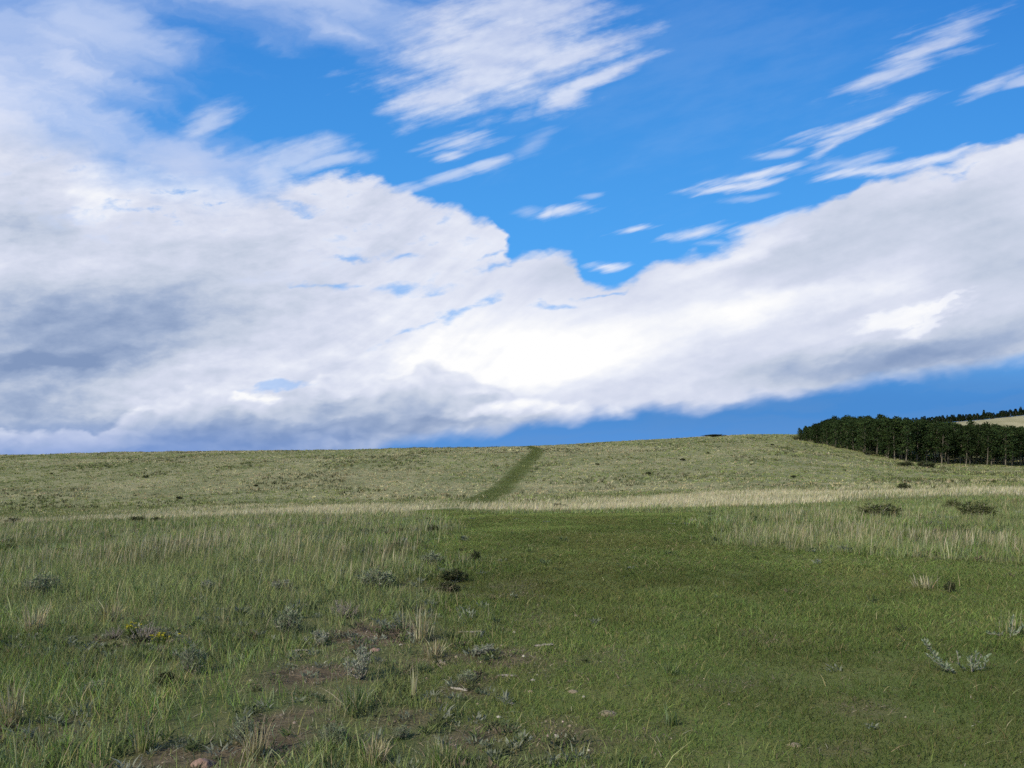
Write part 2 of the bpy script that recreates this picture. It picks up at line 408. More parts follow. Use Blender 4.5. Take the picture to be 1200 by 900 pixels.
for px, py, wpx, hpx, s in ((455, 742, 70, 16, 1.), (575, 772, 55, 12, .8), (545, 805, 60, 16, .7), (375, 790, 55, 16, .9), (330, 850, 60, 22, .85), (285, 878, 70, 20, .9), (215, 885, 60, 16, .8),
                            (480, 840, 45, 14, .6), (560, 862, 60, 22, .8), (660, 872, 60, 26, .75), (640, 790, 40, 12, .5), (160, 752, 45, 8, .8), (520, 690, 30, 7, .7), (600, 690, 50, 14, .45),
                            (420, 800, 26, 10, .7), (310, 800, 30, 9, .5), (890, 745, 40, 12, .35), (980, 880, 60, 18, .4), (760, 860, 50, 16, .4), (840, 800, 70, 14, .3), (1010, 830, 70, 16, .35), (720, 770, 50, 14, .3), (620, 720, 34, 16, .4), (70, 860, 50, 14, .5)):
    a = spot(px, py); b = spot(px, py - hpx); BARE.append((a.x, a.y, wpx / F * a.y, max(.12, b.y - a.y), s))

def grid_axis(*segs):
    out = [segs[0][0]]
    for a, b, st in segs:
        n = max(1, int(round((b - a) / st))); out += list(np.linspace(a, b, n + 1)[1:])
    return np.array(out)
def build_ground():
    xs = grid_axis((-9000, -1000, 1000), (-1000, -250, 75), (-250, -60, 5), (-60, -14, 1.), (-14, 14, .16), (14, 60, 1.), (60, 250, 5), (250, 1000, 75), (1000, 9000, 1000))
    ys = grid_axis((-9000, -1000, 1000), (-1000, -60, 60), (-60, 2, 1.5), (2, 24, .16), (24, 70, .5), (70, 250, 1.5), (250, 700, 25), (700, 9000, 500))
    Xg, Yg = np.meshgrid(xs, ys); X = Xg.ravel(); Y = Yg.ravel(); Z = ground(X, Y)
    nx, ny = len(xs), len(ys)
    me = bpy.data.meshes.new('ground')
    me.vertices.add(nx * ny); me.vertices.foreach_set('co', np.stack([X, Y, Z], 1).astype(np.float32).ravel())
    i = np.arange(nx - 1)[None, :] + nx * np.arange(ny - 1)[:, None]
    q = np.stack([i, i + 1, i + nx + 1, i + nx], -1).reshape(-1, 4).astype(np.int32)
    me.loops.add(q.size); me.loops.foreach_set('vertex_index', q.ravel())
    me.polygons.add(len(q)); me.polygons.foreach_set('loop_start', np.arange(0, q.size, 4, dtype=np.int32))
    me.polygons.foreach_set('use_smooth', np.ones(len(q), bool))
    for nm, v in (('track', in_track(X, Y)), ('tan', in_tan(X, Y)), ('bare', in_bare(X, Y)), ('hill', sstep(Y, 34, 62))):
        at = me.attributes.new(nm, 'FLOAT', 'POINT'); at.data.foreach_set('value', np.asarray(v, np.float32))
    me.update(); me.validate()
    o = bpy.data.objects.new('ground', me); COL.objects.link(o); o['kind'] = 'structure'
    m = bpy.data.materials.new('ground'); m.use_nodes = True; t = m.node_tree; t.nodes.clear(); g = NT(t)
    out = g.node('ShaderNodeOutputMaterial'); bs = g.node('ShaderNodeBsdfPrincipled')
    bs.inputs['Roughness'].default_value = .95; bs.inputs['Specular IOR Level'].default_value = .1
    t.links.new(bs.outputs[0], out.inputs[0])
    A = lambda nm: X_(g, nm)
    def X_(g, nm):
        n = g.node('ShaderNodeAttribute'); n.attribute_name = nm; return globals()['X'](g, n.outputs['Fac'])
    geo = globals()['X'](g, g.node('ShaderNodeNewGeometry').outputs['Position'])
    n1 = g.noise(geo, 9., 6, .65, dim='3D'); n2 = g.noise(geo, 1.1, 4, .55, dim='3D'); n3 = g.noise(geo, .12, 4, .55, dim='3D'); n4 = g.noise(geo, 45., 3, .6, dim='3D')
    tr, tn, br, hl = A('track'), A('tan'), A('bare'), A('hill')
    c = g.mix(g.ss(n2 + n1 * .5, .5, .95), (.062, .090, .030), (.125, .125, .058))         # low turf and thatch
    c = g.mix(g.ss(n4, .55, .8) * .6, c, (.15, .12, .07))
    hc = g.mix(g.ss(n3 * .6 + n2 * .6, .42, .78), (.13, .15, .065), (.26, .25, .14))
    c = g.mix(hl, c, hc)
    c = g.mix(tn, c, g.mix(g.ss(n2, .3, .7), (.34, .31, .20), (.24, .24, .13)))
    tc = g.mix(g.ss(n2, .35, .7), (.092, .128, .036), (.125, .138, .048))
    tc = g.mix(g.ss(n1, .50, .75) * .5, tc, (.15, .125, .065))
    c = g.mix(tr, c, tc)
    so_ = g.mix(g.ss(n1, .35, .7), (.070, .052, .037), (.150, .115, .080))
    so_ = g.mix(g.ss(n4, .62, .8), so_, (.26, .225, .18))
    c = g.mix(br, c, so_)
    g.put(bs.inputs['Base Color'], c)
    bp = g.node('ShaderNodeBump'); bp.inputs['Strength'].default_value = .7; bp.inputs['Distance'].default_value = .03
    g.put(bp.inputs['Height'], n1 + n4 * .4); t.links.new(bp.outputs[0], bs.inputs['Normal'])
    me.materials.append(m)
build_ground()
# ---------------------------------------------------------------- grass: many blades in a few "stuff" meshes
def leaf_material(name, trans=.35, rough=.6, spec=.15):
    m = bpy.data.materials.new(name); m.use_nodes = True; t = m.node_tree; t.nodes.clear(); g = NT(t)
    out = g.node('ShaderNodeOutputMaterial'); a = g.node('ShaderNodeAttribute'); a.attribute_name = 'tint'
    df = g.node('ShaderNodeBsdfDiffuse'); tl = g.node('ShaderNodeBsdfTranslucent'); mx = g.node('ShaderNodeMixShader')
    t.links.new(a.outputs['Color'], df.inputs[0]); t.links.new(a.outputs['Color'], tl.inputs[0])
    mx.inputs[0].default_value = trans
    t.links.new(df.outputs[0], mx.inputs[1]); t.links.new(tl.outputs[0], mx.inputs[2]); t.links.new(mx.outputs[0], out.inputs[0])
    return m
M_BLADE = leaf_material('grass_blade')

def raw_mesh(name, co, faces_idx, sizes, tint, mat):
    me = bpy.data.meshes.new(name)
    me.vertices.add(len(co)); me.vertices.foreach_set('co', co.astype(np.float32).ravel())
    me.loops.add(len(faces_idx)); me.loops.foreach_set('vertex_index', faces_idx.astype(np.int32))
    st = np.concatenate([[0], np.cumsum(sizes)[:-1]]).astype(np.int32)
    me.polygons.add(len(sizes)); me.polygons.foreach_set('loop_start', st)
    at = me.attributes.new('tint', 'FLOAT_COLOR', 'POINT')
    rgba = np.ones((len(co), 4), np.float32); rgba[:, :3] = tint; at.data.foreach_set('color', rgba.ravel())
    me.materials.append(mat); me.update(calc_edges=True)
    return me

def blade_arrays(base, h, w, az, lean, tint, curl=.5, segs=2):
    """tapering blades: base Nx3, height, width, lean bearing, lean (horizontal reach / height)"""
    n = len(base)
    face = rng.uniform(0, 2 * np.pi, n)
    wx, wy = np.cos(face) * w / 2, np.sin(face) * w / 2
    lx, ly = np.cos(az) * lean * h, np.sin(az) * lean * h
    co = []
    for k in range(segs):
        f = k / segs; wf = 1. - .35 * f ** 1.5; lf = f ** (1 + curl)
        c = base + np.stack([lx * lf, ly * lf, h * f * (1 - .12 * lean * f)], 1)
        d = np.stack([wx * wf, wy * wf, np.zeros(n)], 1)
        co += [c - d, c + d]
    co.append(base + np.stack([lx, ly, h * (1 - .12 * lean)], 1))
    co = np.stack(co, 1)                       # n x (2 segs + 1) x 3
    nv = 2 * segs + 1
    pat = []
    for k in range(segs - 1): pat += [2 * k, 2 * k + 1, 2 * k + 3, 2 * k + 2]
    pat += [2 * segs - 2, 2 * segs - 1, 2 * segs]
    idx = (np.arange(n)[:, None] * nv + np.array(pat)[None]).ravel()
    sizes = np.tile(np.array([4] * (segs - 1) + [3]), n)
    return co.reshape(-1, 3), idx, sizes, np.repeat(tint, nv, 0)

def stuff(name, arrs, label=None, mat=None):
    off = 0; C_, I_, S_, T_ = [], [], [], []
    for c, i, s, t in arrs:
        C_.append(c); I_.append(i + off); S_.append(s); T_.append(t); off += len(c)
    me = raw_mesh(name, np.concatenate(C_), np.concatenate(I_), np.concatenate(S_), np.concatenate(T_), mat or M_BLADE)
    o = bpy.data.objects.new(name, me); COL.objects.link(o); o["kind"] = "stuff"
    return o

def pick(n, pal, wts, jit=.18):
    pal = np.array(pal); k = rng.choice(len(pal), n, p=np.array(wts) / sum(wts))
    c = pal[k] * np.exp(rng.normal(0, jit, (n, 1))) * np.exp(rng.normal(0, .05, (n, 3)))
    return np.clip(c, .005, .8)

G_FRESH = (.125, .210, .045); G_MID = (.160, .220, .068); G_OLIVE = (.20, .215, .078); G_BLUE = (.170, .220, .115)
T_STRAW = (.43, .38, .23); T_PALE = (.50, .46, .31); T_TAN = (.33, .27, .16); T_GREENTAN = (.27, .29, .14)

def scatter(n, y0, y1, left, right, pw=1.):
    """n points between rows y0, y1 (denser near), between left(Y) and right(Y)"""
    f = rng.random(n); Y = y0 * (y1 / y0) ** f if pw == 0 else (y0 ** pw + f * (y1 ** pw - y0 ** pw)) ** (1 / pw)
    l, r_ = left(Y), right(Y)
    return l + rng.random(n) * (r_ - l), Y
FRAME_L = lambda Y: -(.72 * Y + 1.8)
FRAME_R = lambda Y: (.72 * Y + 1.8)
T_LEFT = lambda Y: np.interp(Y, TR_Y, TR_L)
T_RIGHT = lambda Y: np.interp(Y, TR_Y, TR_R)
def pts(X, Y, dz=-.008): return np.stack([X, Y, ground(X, Y) + dz], 1)
def keep(X, Y, p):
    k = rng.random(len(X)) < p; return X[k], Y[k]

def meadow():
    arrs = []
    # 1. fine green under-grass everywhere off the track
    for (y0, y1, dens, w, hs) in ((2.7, 7, 2600, .0042, .10), (7, 13, 1300, .006, .12), (13, 24, 520, .010, .13), (24, 38, 200, .018, .15)):
        area = .72 * (y1 ** 2 - y0 ** 2) + 3.6 * (y1 - y0)
        X, Y = scatter(int(area * dens), y0, y1, FRAME_L, FRAME_R, 2.)
        tk = in_track(X, Y, .5); bare = in_bare(X, Y)
        cl = fbm(X * 1.6, Y * 1.6, 41, 3)
        X, Y = keep(X, Y, (1 - tk) * (1 - .94 * bare) * (1 - .45 * in_thin(X, Y)) * (.35 + .65 * sstep(cl, .25, .55)) * (1 - .5 * in_tan(X, Y)))
        n = len(X); side = X > 1
        cl = fbm(X * .5, Y * .5, 42, 3); dry = sstep(fbm(X * .35, Y * .35, 43, 3), .40, .66)
        tint = pick(n, (G_FRESH, G_MID, G_OLIVE, G_BLUE, T_GREENTAN, T_TAN), (2.2, 4, 3, 3., 2.2, .8))
        tint = tint * (1.12 + .55 * (sstep(cl, .3, .7) - .5))[:, None] * (1 - dry * .35)[:, None] + np.array(T_GREENTAN) * (dry * .35)[:, None]
        h = hs * np.exp(rng.normal(0, .35, n)) * (.45 + .9 * cl) * (1 - .35 * sstep(Y, 22, 32)) * (1 - .45 * in_thin(X, Y))
        arrs.append(blade_arrays(pts(X, Y), h, w * rng.uniform(.7, 1.4, n), rng.uniform(0, 6.3, n), rng.uniform(.1, .9, n), tint, segs=2))
    # 2. bunches of long fine grass
    for (y0, y1, dens, k, w) in ((2.7, 8, 5.0, 46, .0027), (8, 16, 4.4, 28, .0052), (16, 26, 2.6, 18, .010), (26, 40, 1.6, 12, .018)):
        area = .72 * (y1 ** 2 - y0 ** 2) + 3.6 * (y1 - y0)
        X, Y = scatter(int(area * dens), y0, y1, FRAME_L, FRAME_R, 2.)
        px = 600 + F * X / Y
        right = px > 620
        tall = sstep(fbm(X * .42 + 3, Y * .26, 51, 3), .42, .60)
        p = (1 - in_track(X, Y, .3)) * (1 - .93 * in_bare(X, Y)) * (1 - .72 * in_thin(X, Y)) * (.14 + .86 * tall)
        p = p * np.where(right & (Y > 11), .3 + .7 * sstep(px, 815, 960), 1) * (1 - .75 * sstep(Y, 21, 24) * right) * (1 - .5 * sstep(Y, 27, 33))
        p = np.where(right, p * (.35 + .65 * sstep(Y, 9, 12)), p * (.50 + .50 * sstep(Y, 5, 9)))
        X, Y = keep(X, Y, p); n = len(X); px = 600 + F * X / Y
        kind = rng.choice(3, n, p=(.24, .38, .38))         # green, straw, mixed
        hh = rng.uniform(.10, .28, n) * (.58 + .60 * sstep(Y, 5.5, 13)); cnt = rng.integers(k // 2, k + k // 2, n)
        rep = np.repeat(np.arange(n), cnt); N = len(rep)
        rad = rng.uniform(.03, .10, n)[rep]; a = rng.uniform(0, 6.3, N); rr = np.sqrt(rng.random(N)) * rad
        bx, by = X[rep] + np.cos(a) * rr, Y[rep] + np.sin(a) * rr
        green = pick(N, (G_FRESH, G_MID, G_BLUE, G_OLIVE), (2, 3, 2, 2)); straw = pick(N, (T_STRAW, T_PALE, T_TAN, T_GREENTAN), (4, 3, 2, 4))
        ps = np.array([.12, .80, .45])[kind][rep]
        tint = np.where((rng.random(N) < ps)[:, None], straw, green)
        h = hh[rep] * rng.uniform(.45, 1.1, N)
        wind = rng.normal(.25, .35, N)
        az = np.where(rng.random(N) < .75, a + rng.normal(0, .5, N), wind)
        arrs.append(blade_arrays(pts(bx, by), h, w * rng.uniform(.6, 1.3, N), az, rng.uniform(.05, .65, N) ** 1.2, tint, curl=.8, segs=3))
    # 3. thin seed stalks standing above, pale
    for (y0, y1, dens, w) in ((2.7, 9, 34, .0026), (9, 18, 36, .0050), (18, 28, 26, .0090), (28, 40, 14, .014)):
        area = .72 * (y1 ** 2 - y0 ** 2) + 3.6 * (y1 - y0)
        X, Y = scatter(int(area * dens), y0, y1, FRAME_L, FRAME_R, 2.)
        tall = sstep(fbm(X * .42 + 3, Y * .26, 51, 3) * .6 + fbm(X * .8, Y * .6, 61, 2) * .4, .42, .60)
        right = X > 1
        p = (1 - in_track(X, Y, .25)) * (1 - .92 * in_bare(X, Y)) * (1 - .75 * in_thin(X, Y)) * (.06 + .94 * tall) * np.where(right, sstep(Y, 7, 11) * (.25 + .75 * sstep(600 + F * X / Y, 815, 960)) * (1 - .85 * sstep(Y, 21, 24)), 1) * (1 - .55 * sstep(Y, 27, 33))
        X, Y = keep(X, Y, p); n = len(X)
        tint = pick(n, (T_STRAW, T_PALE, T_GREENTAN, T_TAN), (4, 4, 3, 1.2))
        arrs.append(blade_arrays(pts(X, Y), rng.uniform(.16, .42, n) * (.7 + .3 * sstep(Y, 6, 11)), w * rng.uniform(.7, 1.3, n), rng.normal(.3, .9, n), rng.uniform(.03, .4, n), tint, curl=.9, segs=3))
    # 4. the pale stand right of the track (a hundred thin stalks to the square metre)
    stands = []
    for px, py, wpx, hpx, dn in ((905, 632, 74, 11, 70), (985, 628, 70, 10, 62), (1085, 634, 80, 8, 45), (1180, 640, 60, 9, 80), (960, 614, 120, 4, 40), (1100, 690, 45, 9, 55), (1190, 735, 26, 14, 70), (1165, 645, 80, 12, 50),
                                 (320, 655, 90, 12, 60), (150, 650, 110, 12, 60), (410, 668, 60, 12, 60), (40, 690, 60, 14, 50), (230, 700, 90, 12, 35), (495, 742, 22, 10, 160), (300, 640, 150, 6, 50), (480, 640, 40, 6, 60)):
        a = spot(px, py); b = spot(px, py - hpx); ry = max(.25, b.y - a.y); rx = wpx / F * a.y
        n = int(dn * rx * ry * 3.1); q = np.sqrt(rng.random(n)); an = rng.uniform(0, 6.3, n)
        X, Y = a.x + np.cos(an) * q * rx, a.y + np.sin(an) * q * ry
        X, Y = keep(X, Y, (.15 + .85 * sstep(fbm(X * 1.3, Y * 1.3, 71, 2), .35, .6)) * (1 - .85 * in_track(X, Y, .2)))
        n = len(X); w = .0011 + .00042 * Y
        stands.append(blade_arrays(pts(X, Y), rng.uniform(.17, .38, n) * (.8 if px > 800 else 1.), w * rng.uniform(.7, 1.3, n), rng.normal(.3, .9, n), rng.uniform(.03, .35, n), pick(n, (T_STRAW, T_PALE, T_GREENTAN), (4, 4, 3)), curl=.9, segs=3))
    stuff('meadow_grass', arrs)
    stuff('tall_dry_grass', stands)

def track_turf():
    arrs = []
    for (y0, y1, dens, w, hs) in ((2.7, 6, 4200, .0034, .034), (6, 10, 2300, .0050, .038), (10, 18, 1150, .0075, .028), (18, 40, 420, .013, .026)):
        area = .72 * (y1 ** 2 - y0 ** 2) + 3.6 * (y1 - y0)
        X, Y = scatter(int(area * dens), y0, y1, lambda Y: T_LEFT(Y) - .9, lambda Y: T_RIGHT(Y) + .9, 1.)
        cl = fbm(X * 2.4, Y * 2.4, 81, 3)
        X, Y = keep(X, Y, sstep(in_track(X, Y, .5), .02, .35) * (1 - .88 * in_bare(X, Y)) * (.65 + .35 * sstep(cl, .28, .5)))
        n = len(X); cl = fbm(X * 2.4, Y * 2.4, 81, 3); big = fbm(X * .42, Y * .42, 85, 3); br = sstep(fbm(X * .9, Y * .55, 83, 3), .50, .72)
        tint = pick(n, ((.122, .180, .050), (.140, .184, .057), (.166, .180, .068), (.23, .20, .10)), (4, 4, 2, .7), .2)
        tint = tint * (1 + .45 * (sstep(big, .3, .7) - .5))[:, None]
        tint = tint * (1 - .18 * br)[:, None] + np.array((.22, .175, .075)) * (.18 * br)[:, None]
        arrs.append(blade_arrays(pts(X, Y, -.004), hs * np.exp(rng.normal(0, .4, n)) * (.6 + .8 * cl), w * rng.uniform(.7, 1.4, n), rng.uniform(0, 6.3, n), rng.uniform(.2, 1.3, n) * (1 + 1.5 * sstep(Y, 8, 12)), tint * (1 + .22 * sstep(Y, 9, 13))[:, None], segs=2))  # far blades laid flatter and their tint lightened, to offset self-shadowing
    X, Y = scatter(2600, 2.7, 16, T_LEFT, T_RIGHT, 1.); X, Y = keep(X, Y, in_track(X, Y))       # a few bleached blades lying in it
    n = len(X)
    arrs.append(blade_arrays(pts(X, Y, .0), rng.uniform(.03, .09, n), .0018 + .0004 * Y, rng.uniform(0, 6.3, n), rng.uniform(.6, 2.2, n), pick(n, (T_TAN, T_STRAW, T_GREENTAN), (3, 2, 4)), segs=2))
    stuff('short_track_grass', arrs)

def band():
    n = 210000
    X, Y = scatter(n, 27, 68, FRAME_L, FRAME_R, 2.)
    p = in_tan(X, Y); X, Y = keep(X, Y, np.clip(p * 1.0, 0, 1) * (1 - .985 * in_track(X, Y)) * (.15 + .85 * sstep(fbm(X * .5, Y * .5, 91, 3), .3, .55)))
    n = len(X)
    a = blade_arrays(pts(X, Y), rng.uniform(.14, .36, n), rng.uniform(.009, .020, n), rng.normal(.3, .9, n), rng.uniform(.05, .6, n), pick(n, ((.60, .53, .36), (.68, .61, .44), (.48, .44, .26), (.32, .35, .16)), (4, 4, 3, 2.6)), segs=2)
    X, Y = scatter(90000, 27, 66, FRAME_L, FRAME_R, 2.)
    X, Y = keep(X, Y, (1 - in_tan(X, Y)) * (1 - .9 * in_track(X, Y)))
    n = len(X)
    b = blade_arrays(pts(X, Y), rng.uniform(.10, .24, n), rng.uniform(.012, .026, n), rng.uniform(0, 6.3, n), rng.uniform(.1, .8, n), pick(n, (G_MID, G_OLIVE, T_GREENTAN, T_TAN, G_BLUE), (3, 3, 3, 1.2, 1.5)), segs=2)
    stuff('dry_grass_strip', [a, b])

def slope():
    """low sage and bunchgrass covering the slope: each clump a fan of broad blades"""
    N = 78000
    X, Y = scatter(N, 56, 205, lambda Y: -(.68 * Y + 6), lambda Y: (.68 * Y + 6), 1.5)
    ridge = np.interp(600 + F * X / Y, T_PX, RIDGE_Y) + 4
    X, Y = keep(X, Y, (Y < ridge) * (1 - .98 * sstep(in_track(X, Y), .2, .7)) * (1 - .7 * in_tan(X, Y)))
    n = len(X)
    strip = fbm(X * .032, Y * .11, 101, 4); patch = fbm(X * .22, Y * .16, 102, 3); dark = sstep(fbm(X * .13, Y * .12, 103, 3), .55, .64)
    px = 600 + F * X / Y
    green = np.clip(sstep(strip, .40, .60) * .72 + .55 * sstep(px, 850, 1050) * sstep(Y, 66, 90) + .15 * sstep(px, 420, 150), 0, .9)
    pale = pick(n, ((.48, .44, .26), (.46, .44, .25), (.52, .47, .30), (.43, .365, .22)), (4, 4, 2, 2), .16)
    grn = pick(n, ((.25, .30, .11), (.30, .325, .13), (.20, .25, .09)), (3, 3, 2), .16)
    drk = pick(n, ((.095, .115, .05), (.125, .13, .065), (.11, .095, .055)), (3, 2, 1), .16)
    c = np.where((rng.random(n) < green)[:, None], grn, pale); c = np.where((rng.random(n) < .09 + .36 * dark)[:, None], drk, c)
    c = c * (1 + .6 * (patch - .5))[:, None]
    k = 6; rep = np.repeat(np.arange(n), k); M = len(rep)
    rad = rng.uniform(.08, .30, n)[rep]; a = rng.uniform(0, 6.3, M); rr = np.sqrt(rng.random(M)) * rad
    bx, by = X[rep] + np.cos(a) * rr, Y[rep] + np.sin(a) * rr
    hh = (rng.uniform(.07, .24, n) * (1 + .6 * dark))[rep] * rng.uniform(.6, 1.1, M)
    w = rng.uniform(.035, .085, n)[rep] * (Y[rep] / 100) ** .4
    stuff('slope_grass', [blade_arrays(pts(bx, by, -.02), hh, w, a, rng.uniform(.1, .9, M), c[rep] * np.exp(rng.normal(0, .07, (M, 1))), segs=2)])
    # mown path up the slope: short green turf
    X, Y = scatter(40000, 56, 158, T_LEFT, T_RIGHT, 1.); X, Y = keep(X, Y, in_track(X, Y)); n = len(X)
    stuff('path_turf', [blade_arrays(pts(X, Y, -.01), rng.uniform(.03, .09, n), rng.uniform(.03, .06, n), rng.uniform(0, 6.3, n), rng.uniform(.2, 1., n), pick(n, ((.10, .135, .042), (.12, .14, .05), (.16, .15, .065)), (3, 3, 1)), segs=1)])
def forbs():
    """low broad-leaved weeds and dead litter between the grasses, thickest around the open soil"""
    fo, li = [], []
    for (y0, y1, dens, sc_) in ((2.7, 7, 56, 1.), (7, 13, 26, 1.25), (13, 24, 9, 1.7)):
        area = .72 * (y1 ** 2 - y0 ** 2) + 3.6 * (y1 - y0)
        X, Y = scatter(int(area * dens), y0, y1, FRAME_L, FRAME_R, 2.)
        b = in_bare(X, Y); grp = sstep(fbm(X * .8, Y * .8, 131, 3), .40, .62)
        X, Y = keep(X, Y, (.10 + .75 * grp + .35 * b + .4 * in_thin(X, Y)) * (1 - .95 * in_track(X, Y)) * np.where(X > 1, .4, 1)); n = len(X)
        pal = np.array([(.20, .225, .165), (.25, .27, .21), (.115, .15, .075), (.15, .19, .075), (.085, .10, .05), (.19, .155, .11)]); kd = rng.choice(6, n, p=(.24, .16, .2, .16, .14, .10))
        k = 22; rep = np.repeat(np.arange(n), k); N = len(rep); a = rng.uniform(0, 6.3, N)
        rad = (rng.uniform(.02, .075, n) * sc_)[rep]; rr = np.sqrt(rng.random(N)) * rad; hh = (rng.uniform(.02, .085, n) * sc_)[rep]
        base = pts(X[rep] + np.cos(a) * rr, Y[rep] + np.sin(a) * rr, 0.); base[:, 2] += rng.random(N) * hh * .6
        fo.append(blade_arrays(base, hh * rng.uniform(.25, .7, N), (.006 + .0011 * Y[rep]) * rng.uniform(.6, 1.4, N), a + rng.normal(0, .5, N), rng.uniform(.2, 1.6, N), pal[kd][rep] * np.exp(rng.normal(0, .18, (N, 1))), segs=2))
        X, Y = scatter(int(area * dens * 11), y0, y1, FRAME_L, FRAME_R, 2.)
        X, Y = keep(X, Y, .10 + .9 * np.maximum(in_bare(X, Y), .55 * in_thin(X, Y))); n = len(X)
        base = pts(X, Y, .004)
        li.append(blade_arrays(base, rng.uniform(.008, .03, n), (.0022 + .00035 * Y) * rng.uniform(.6, 1.5, n), rng.uniform(0, 6.3, n), rng.uniform(1.5, 5., n), pick(n, ((.34, .29, .21), (.27, .22, .16), (.42, .38, .30), (.16, .12, .09)), (3, 3, 2, 2)), segs=2))
    stuff('low_forbs', fo, None, M_BLADE); stuff('dead_litter', li)
    # gravel on the open soil: squat little five-sided lumps
    X, Y = scatter(26000, 3.2, 13, FRAME_L, FRAME_R, 2.); X, Y = keep(X, Y, in_bare(X, Y) ** 1.5 * .8 + .004); n = len(X)
    r_ = rng.uniform(.003, .010, n) * np.exp(rng.normal(0, .35, n)); ph = rng.uniform(0, 6.3, n); c0 = pts(X, Y, .002); co = []
    for q in range(5): co.append(c0 + np.stack([np.cos(ph + q * 1.257) * r_ * rng.uniform(.7, 1.3, n), np.sin(ph + q * 1.257) * r_ * rng.uniform(.7, 1.3, n), -.3 * r_], 1))
    co.append(c0 + np.stack([rng.normal(0, .2, n) * r_, rng.normal(0, .2, n) * r_, r_ * rng.uniform(.5, .9, n)], 1))
    co = np.stack(co, 1).reshape(-1, 3); pat = []
    for q in range(5): pat += [q, (q + 1) % 5, 5]
    idx = (np.arange(n)[:, None] * 6 + np.array(pat)[None]).ravel()
    stuff('soil_gravel', [(co, idx, np.full(n * 5, 3), np.repeat(pick(n, ((.22, .18, .14), (.30, .26, .21), (.17, .13, .11), (.36, .30, .26)), (4, 3, 3, 1)), 6, 0))], None, M_SOLID)
M_SOLID = leaf_material('gravel', trans=0.)
meadow(); forbs(); track_turf(); band(); slope()
# ---------------------------------------------------------------- single things
def tag(o, label, cat, group=None):
    o['label'] = label; o['category'] = cat
    if group: o['group'] = group
    return o
def empty(name, loc, rz=0., s=1.):
    o = bpy.data.objects.new(name, None); COL.objects.link(o); o.empty_display_size = .1
    o.location = loc; o.rotation_euler = (0, 0, rz); o.scale = (s, s, s) if not isinstance(s, tuple) else s
    return o
def part(name, me, root):
    o = bpy.data.objects.new(name, me); COL.objects.link(o); o.parent = root; return o
def copy_thing(root, loc, rz, s, label, cat=None, group=None):
    r = root.copy(); COL.objects.link(r); r.location = loc; r.rotation_euler = (0, 0, rz); r.scale = s if isinstance(s, tuple) else (s, s, s)
    for ch in root.children:
        c = ch.copy(); COL.objects.link(c); c.parent = r
    r['label'] = label
    if cat: r['category'] = cat
    if group: r['group'] = group
    return r

def noise_material(name, c0, c1, scale, rough=.9, bump=.5, c2=None):
    m = bpy.data.materials.new(name); m.use_nodes = True; t = m.node_tree; t.nodes.clear(); g = NT(t)
    out = g.node('ShaderNodeOutputMaterial'); bs = g.node('ShaderNodeBsdfPrincipled'); t.links.new(bs.outputs[0], out.inputs[0])
    bs.inputs['Roughness'].default_value = rough; bs.inputs['Specular IOR Level'].default_value = .2
    p = X(g, g.node('ShaderNodeTexCoord').outputs['Object'])
    n = g.noise(p, scale, 6, .62, dim='3D'); c = g.mix(g.ss(n, .35, .65), c0, c1)
    if c2: c = g.mix(g.ss(g.noise(p, scale * 2.7, 3, .6, dim='3D'), .56, .68), c, c2)
    g.put(bs.inputs['Base Color'], c)
    b = g.node('ShaderNodeBump'); b.inputs['Strength'].default_value = bump; b.inputs['Distance'].default_value = .02
    g.put(b.inputs['Height'], n); t.links.new(b.outputs[0], bs.inputs['Normal'])
    return m
M_BARK = noise_material('pale_bark', (.10, .09, .07), (.18, .16, .125), 6.)
M_TWIG = noise_material('grey_twig', (.20, .175, .15), (.34, .31, .28), 30.)
M_PINKROCK = noise_material('pink_granite', (.24, .155, .125), (.34, .235, .195), 30., bump=1., c2=(.17, .13, .11))
M_TANROCK = noise_material('tan_stone', (.21, .175, .125), (.30, .255, .185), 30., bump=1., c2=(.15, .125, .09))
M_WHITEROCK = noise_material('whitish_stone', (.34, .32, .28), (.46, .43, .38), 25., c2=(.26, .24, .2))
M_WOOD = noise_material('weathered_wood', (.24, .22, .19), (.38, .35, .31), 18.)
M_LEAF = leaf_material('shrub_leaf', trans=.25)
M_NEEDLE = leaf_material('tree_leaf', trans=.18)
def vary_by_tree(m):
    g = NT(m.node_tree); a = next(n for n in g.n if n.type == 'ATTRIBUTE'); oi = g.node('ShaderNodeObjectInfo')
    k = g.mr(X(g, oi.outputs['Random']), 0, 1, .55, 1.2); c = g.mix(1., X(g, a.outputs['Color']), g.xyz(k * 1.05, k, k * .9), 'MULTIPLY')
    for n in g.n:
        if n.type in ('BSDF_DIFFUSE', 'BSDF_TRANSLUCENT'): g.put(n.inputs[0], c)
vary_by_tree(M_NEEDLE)

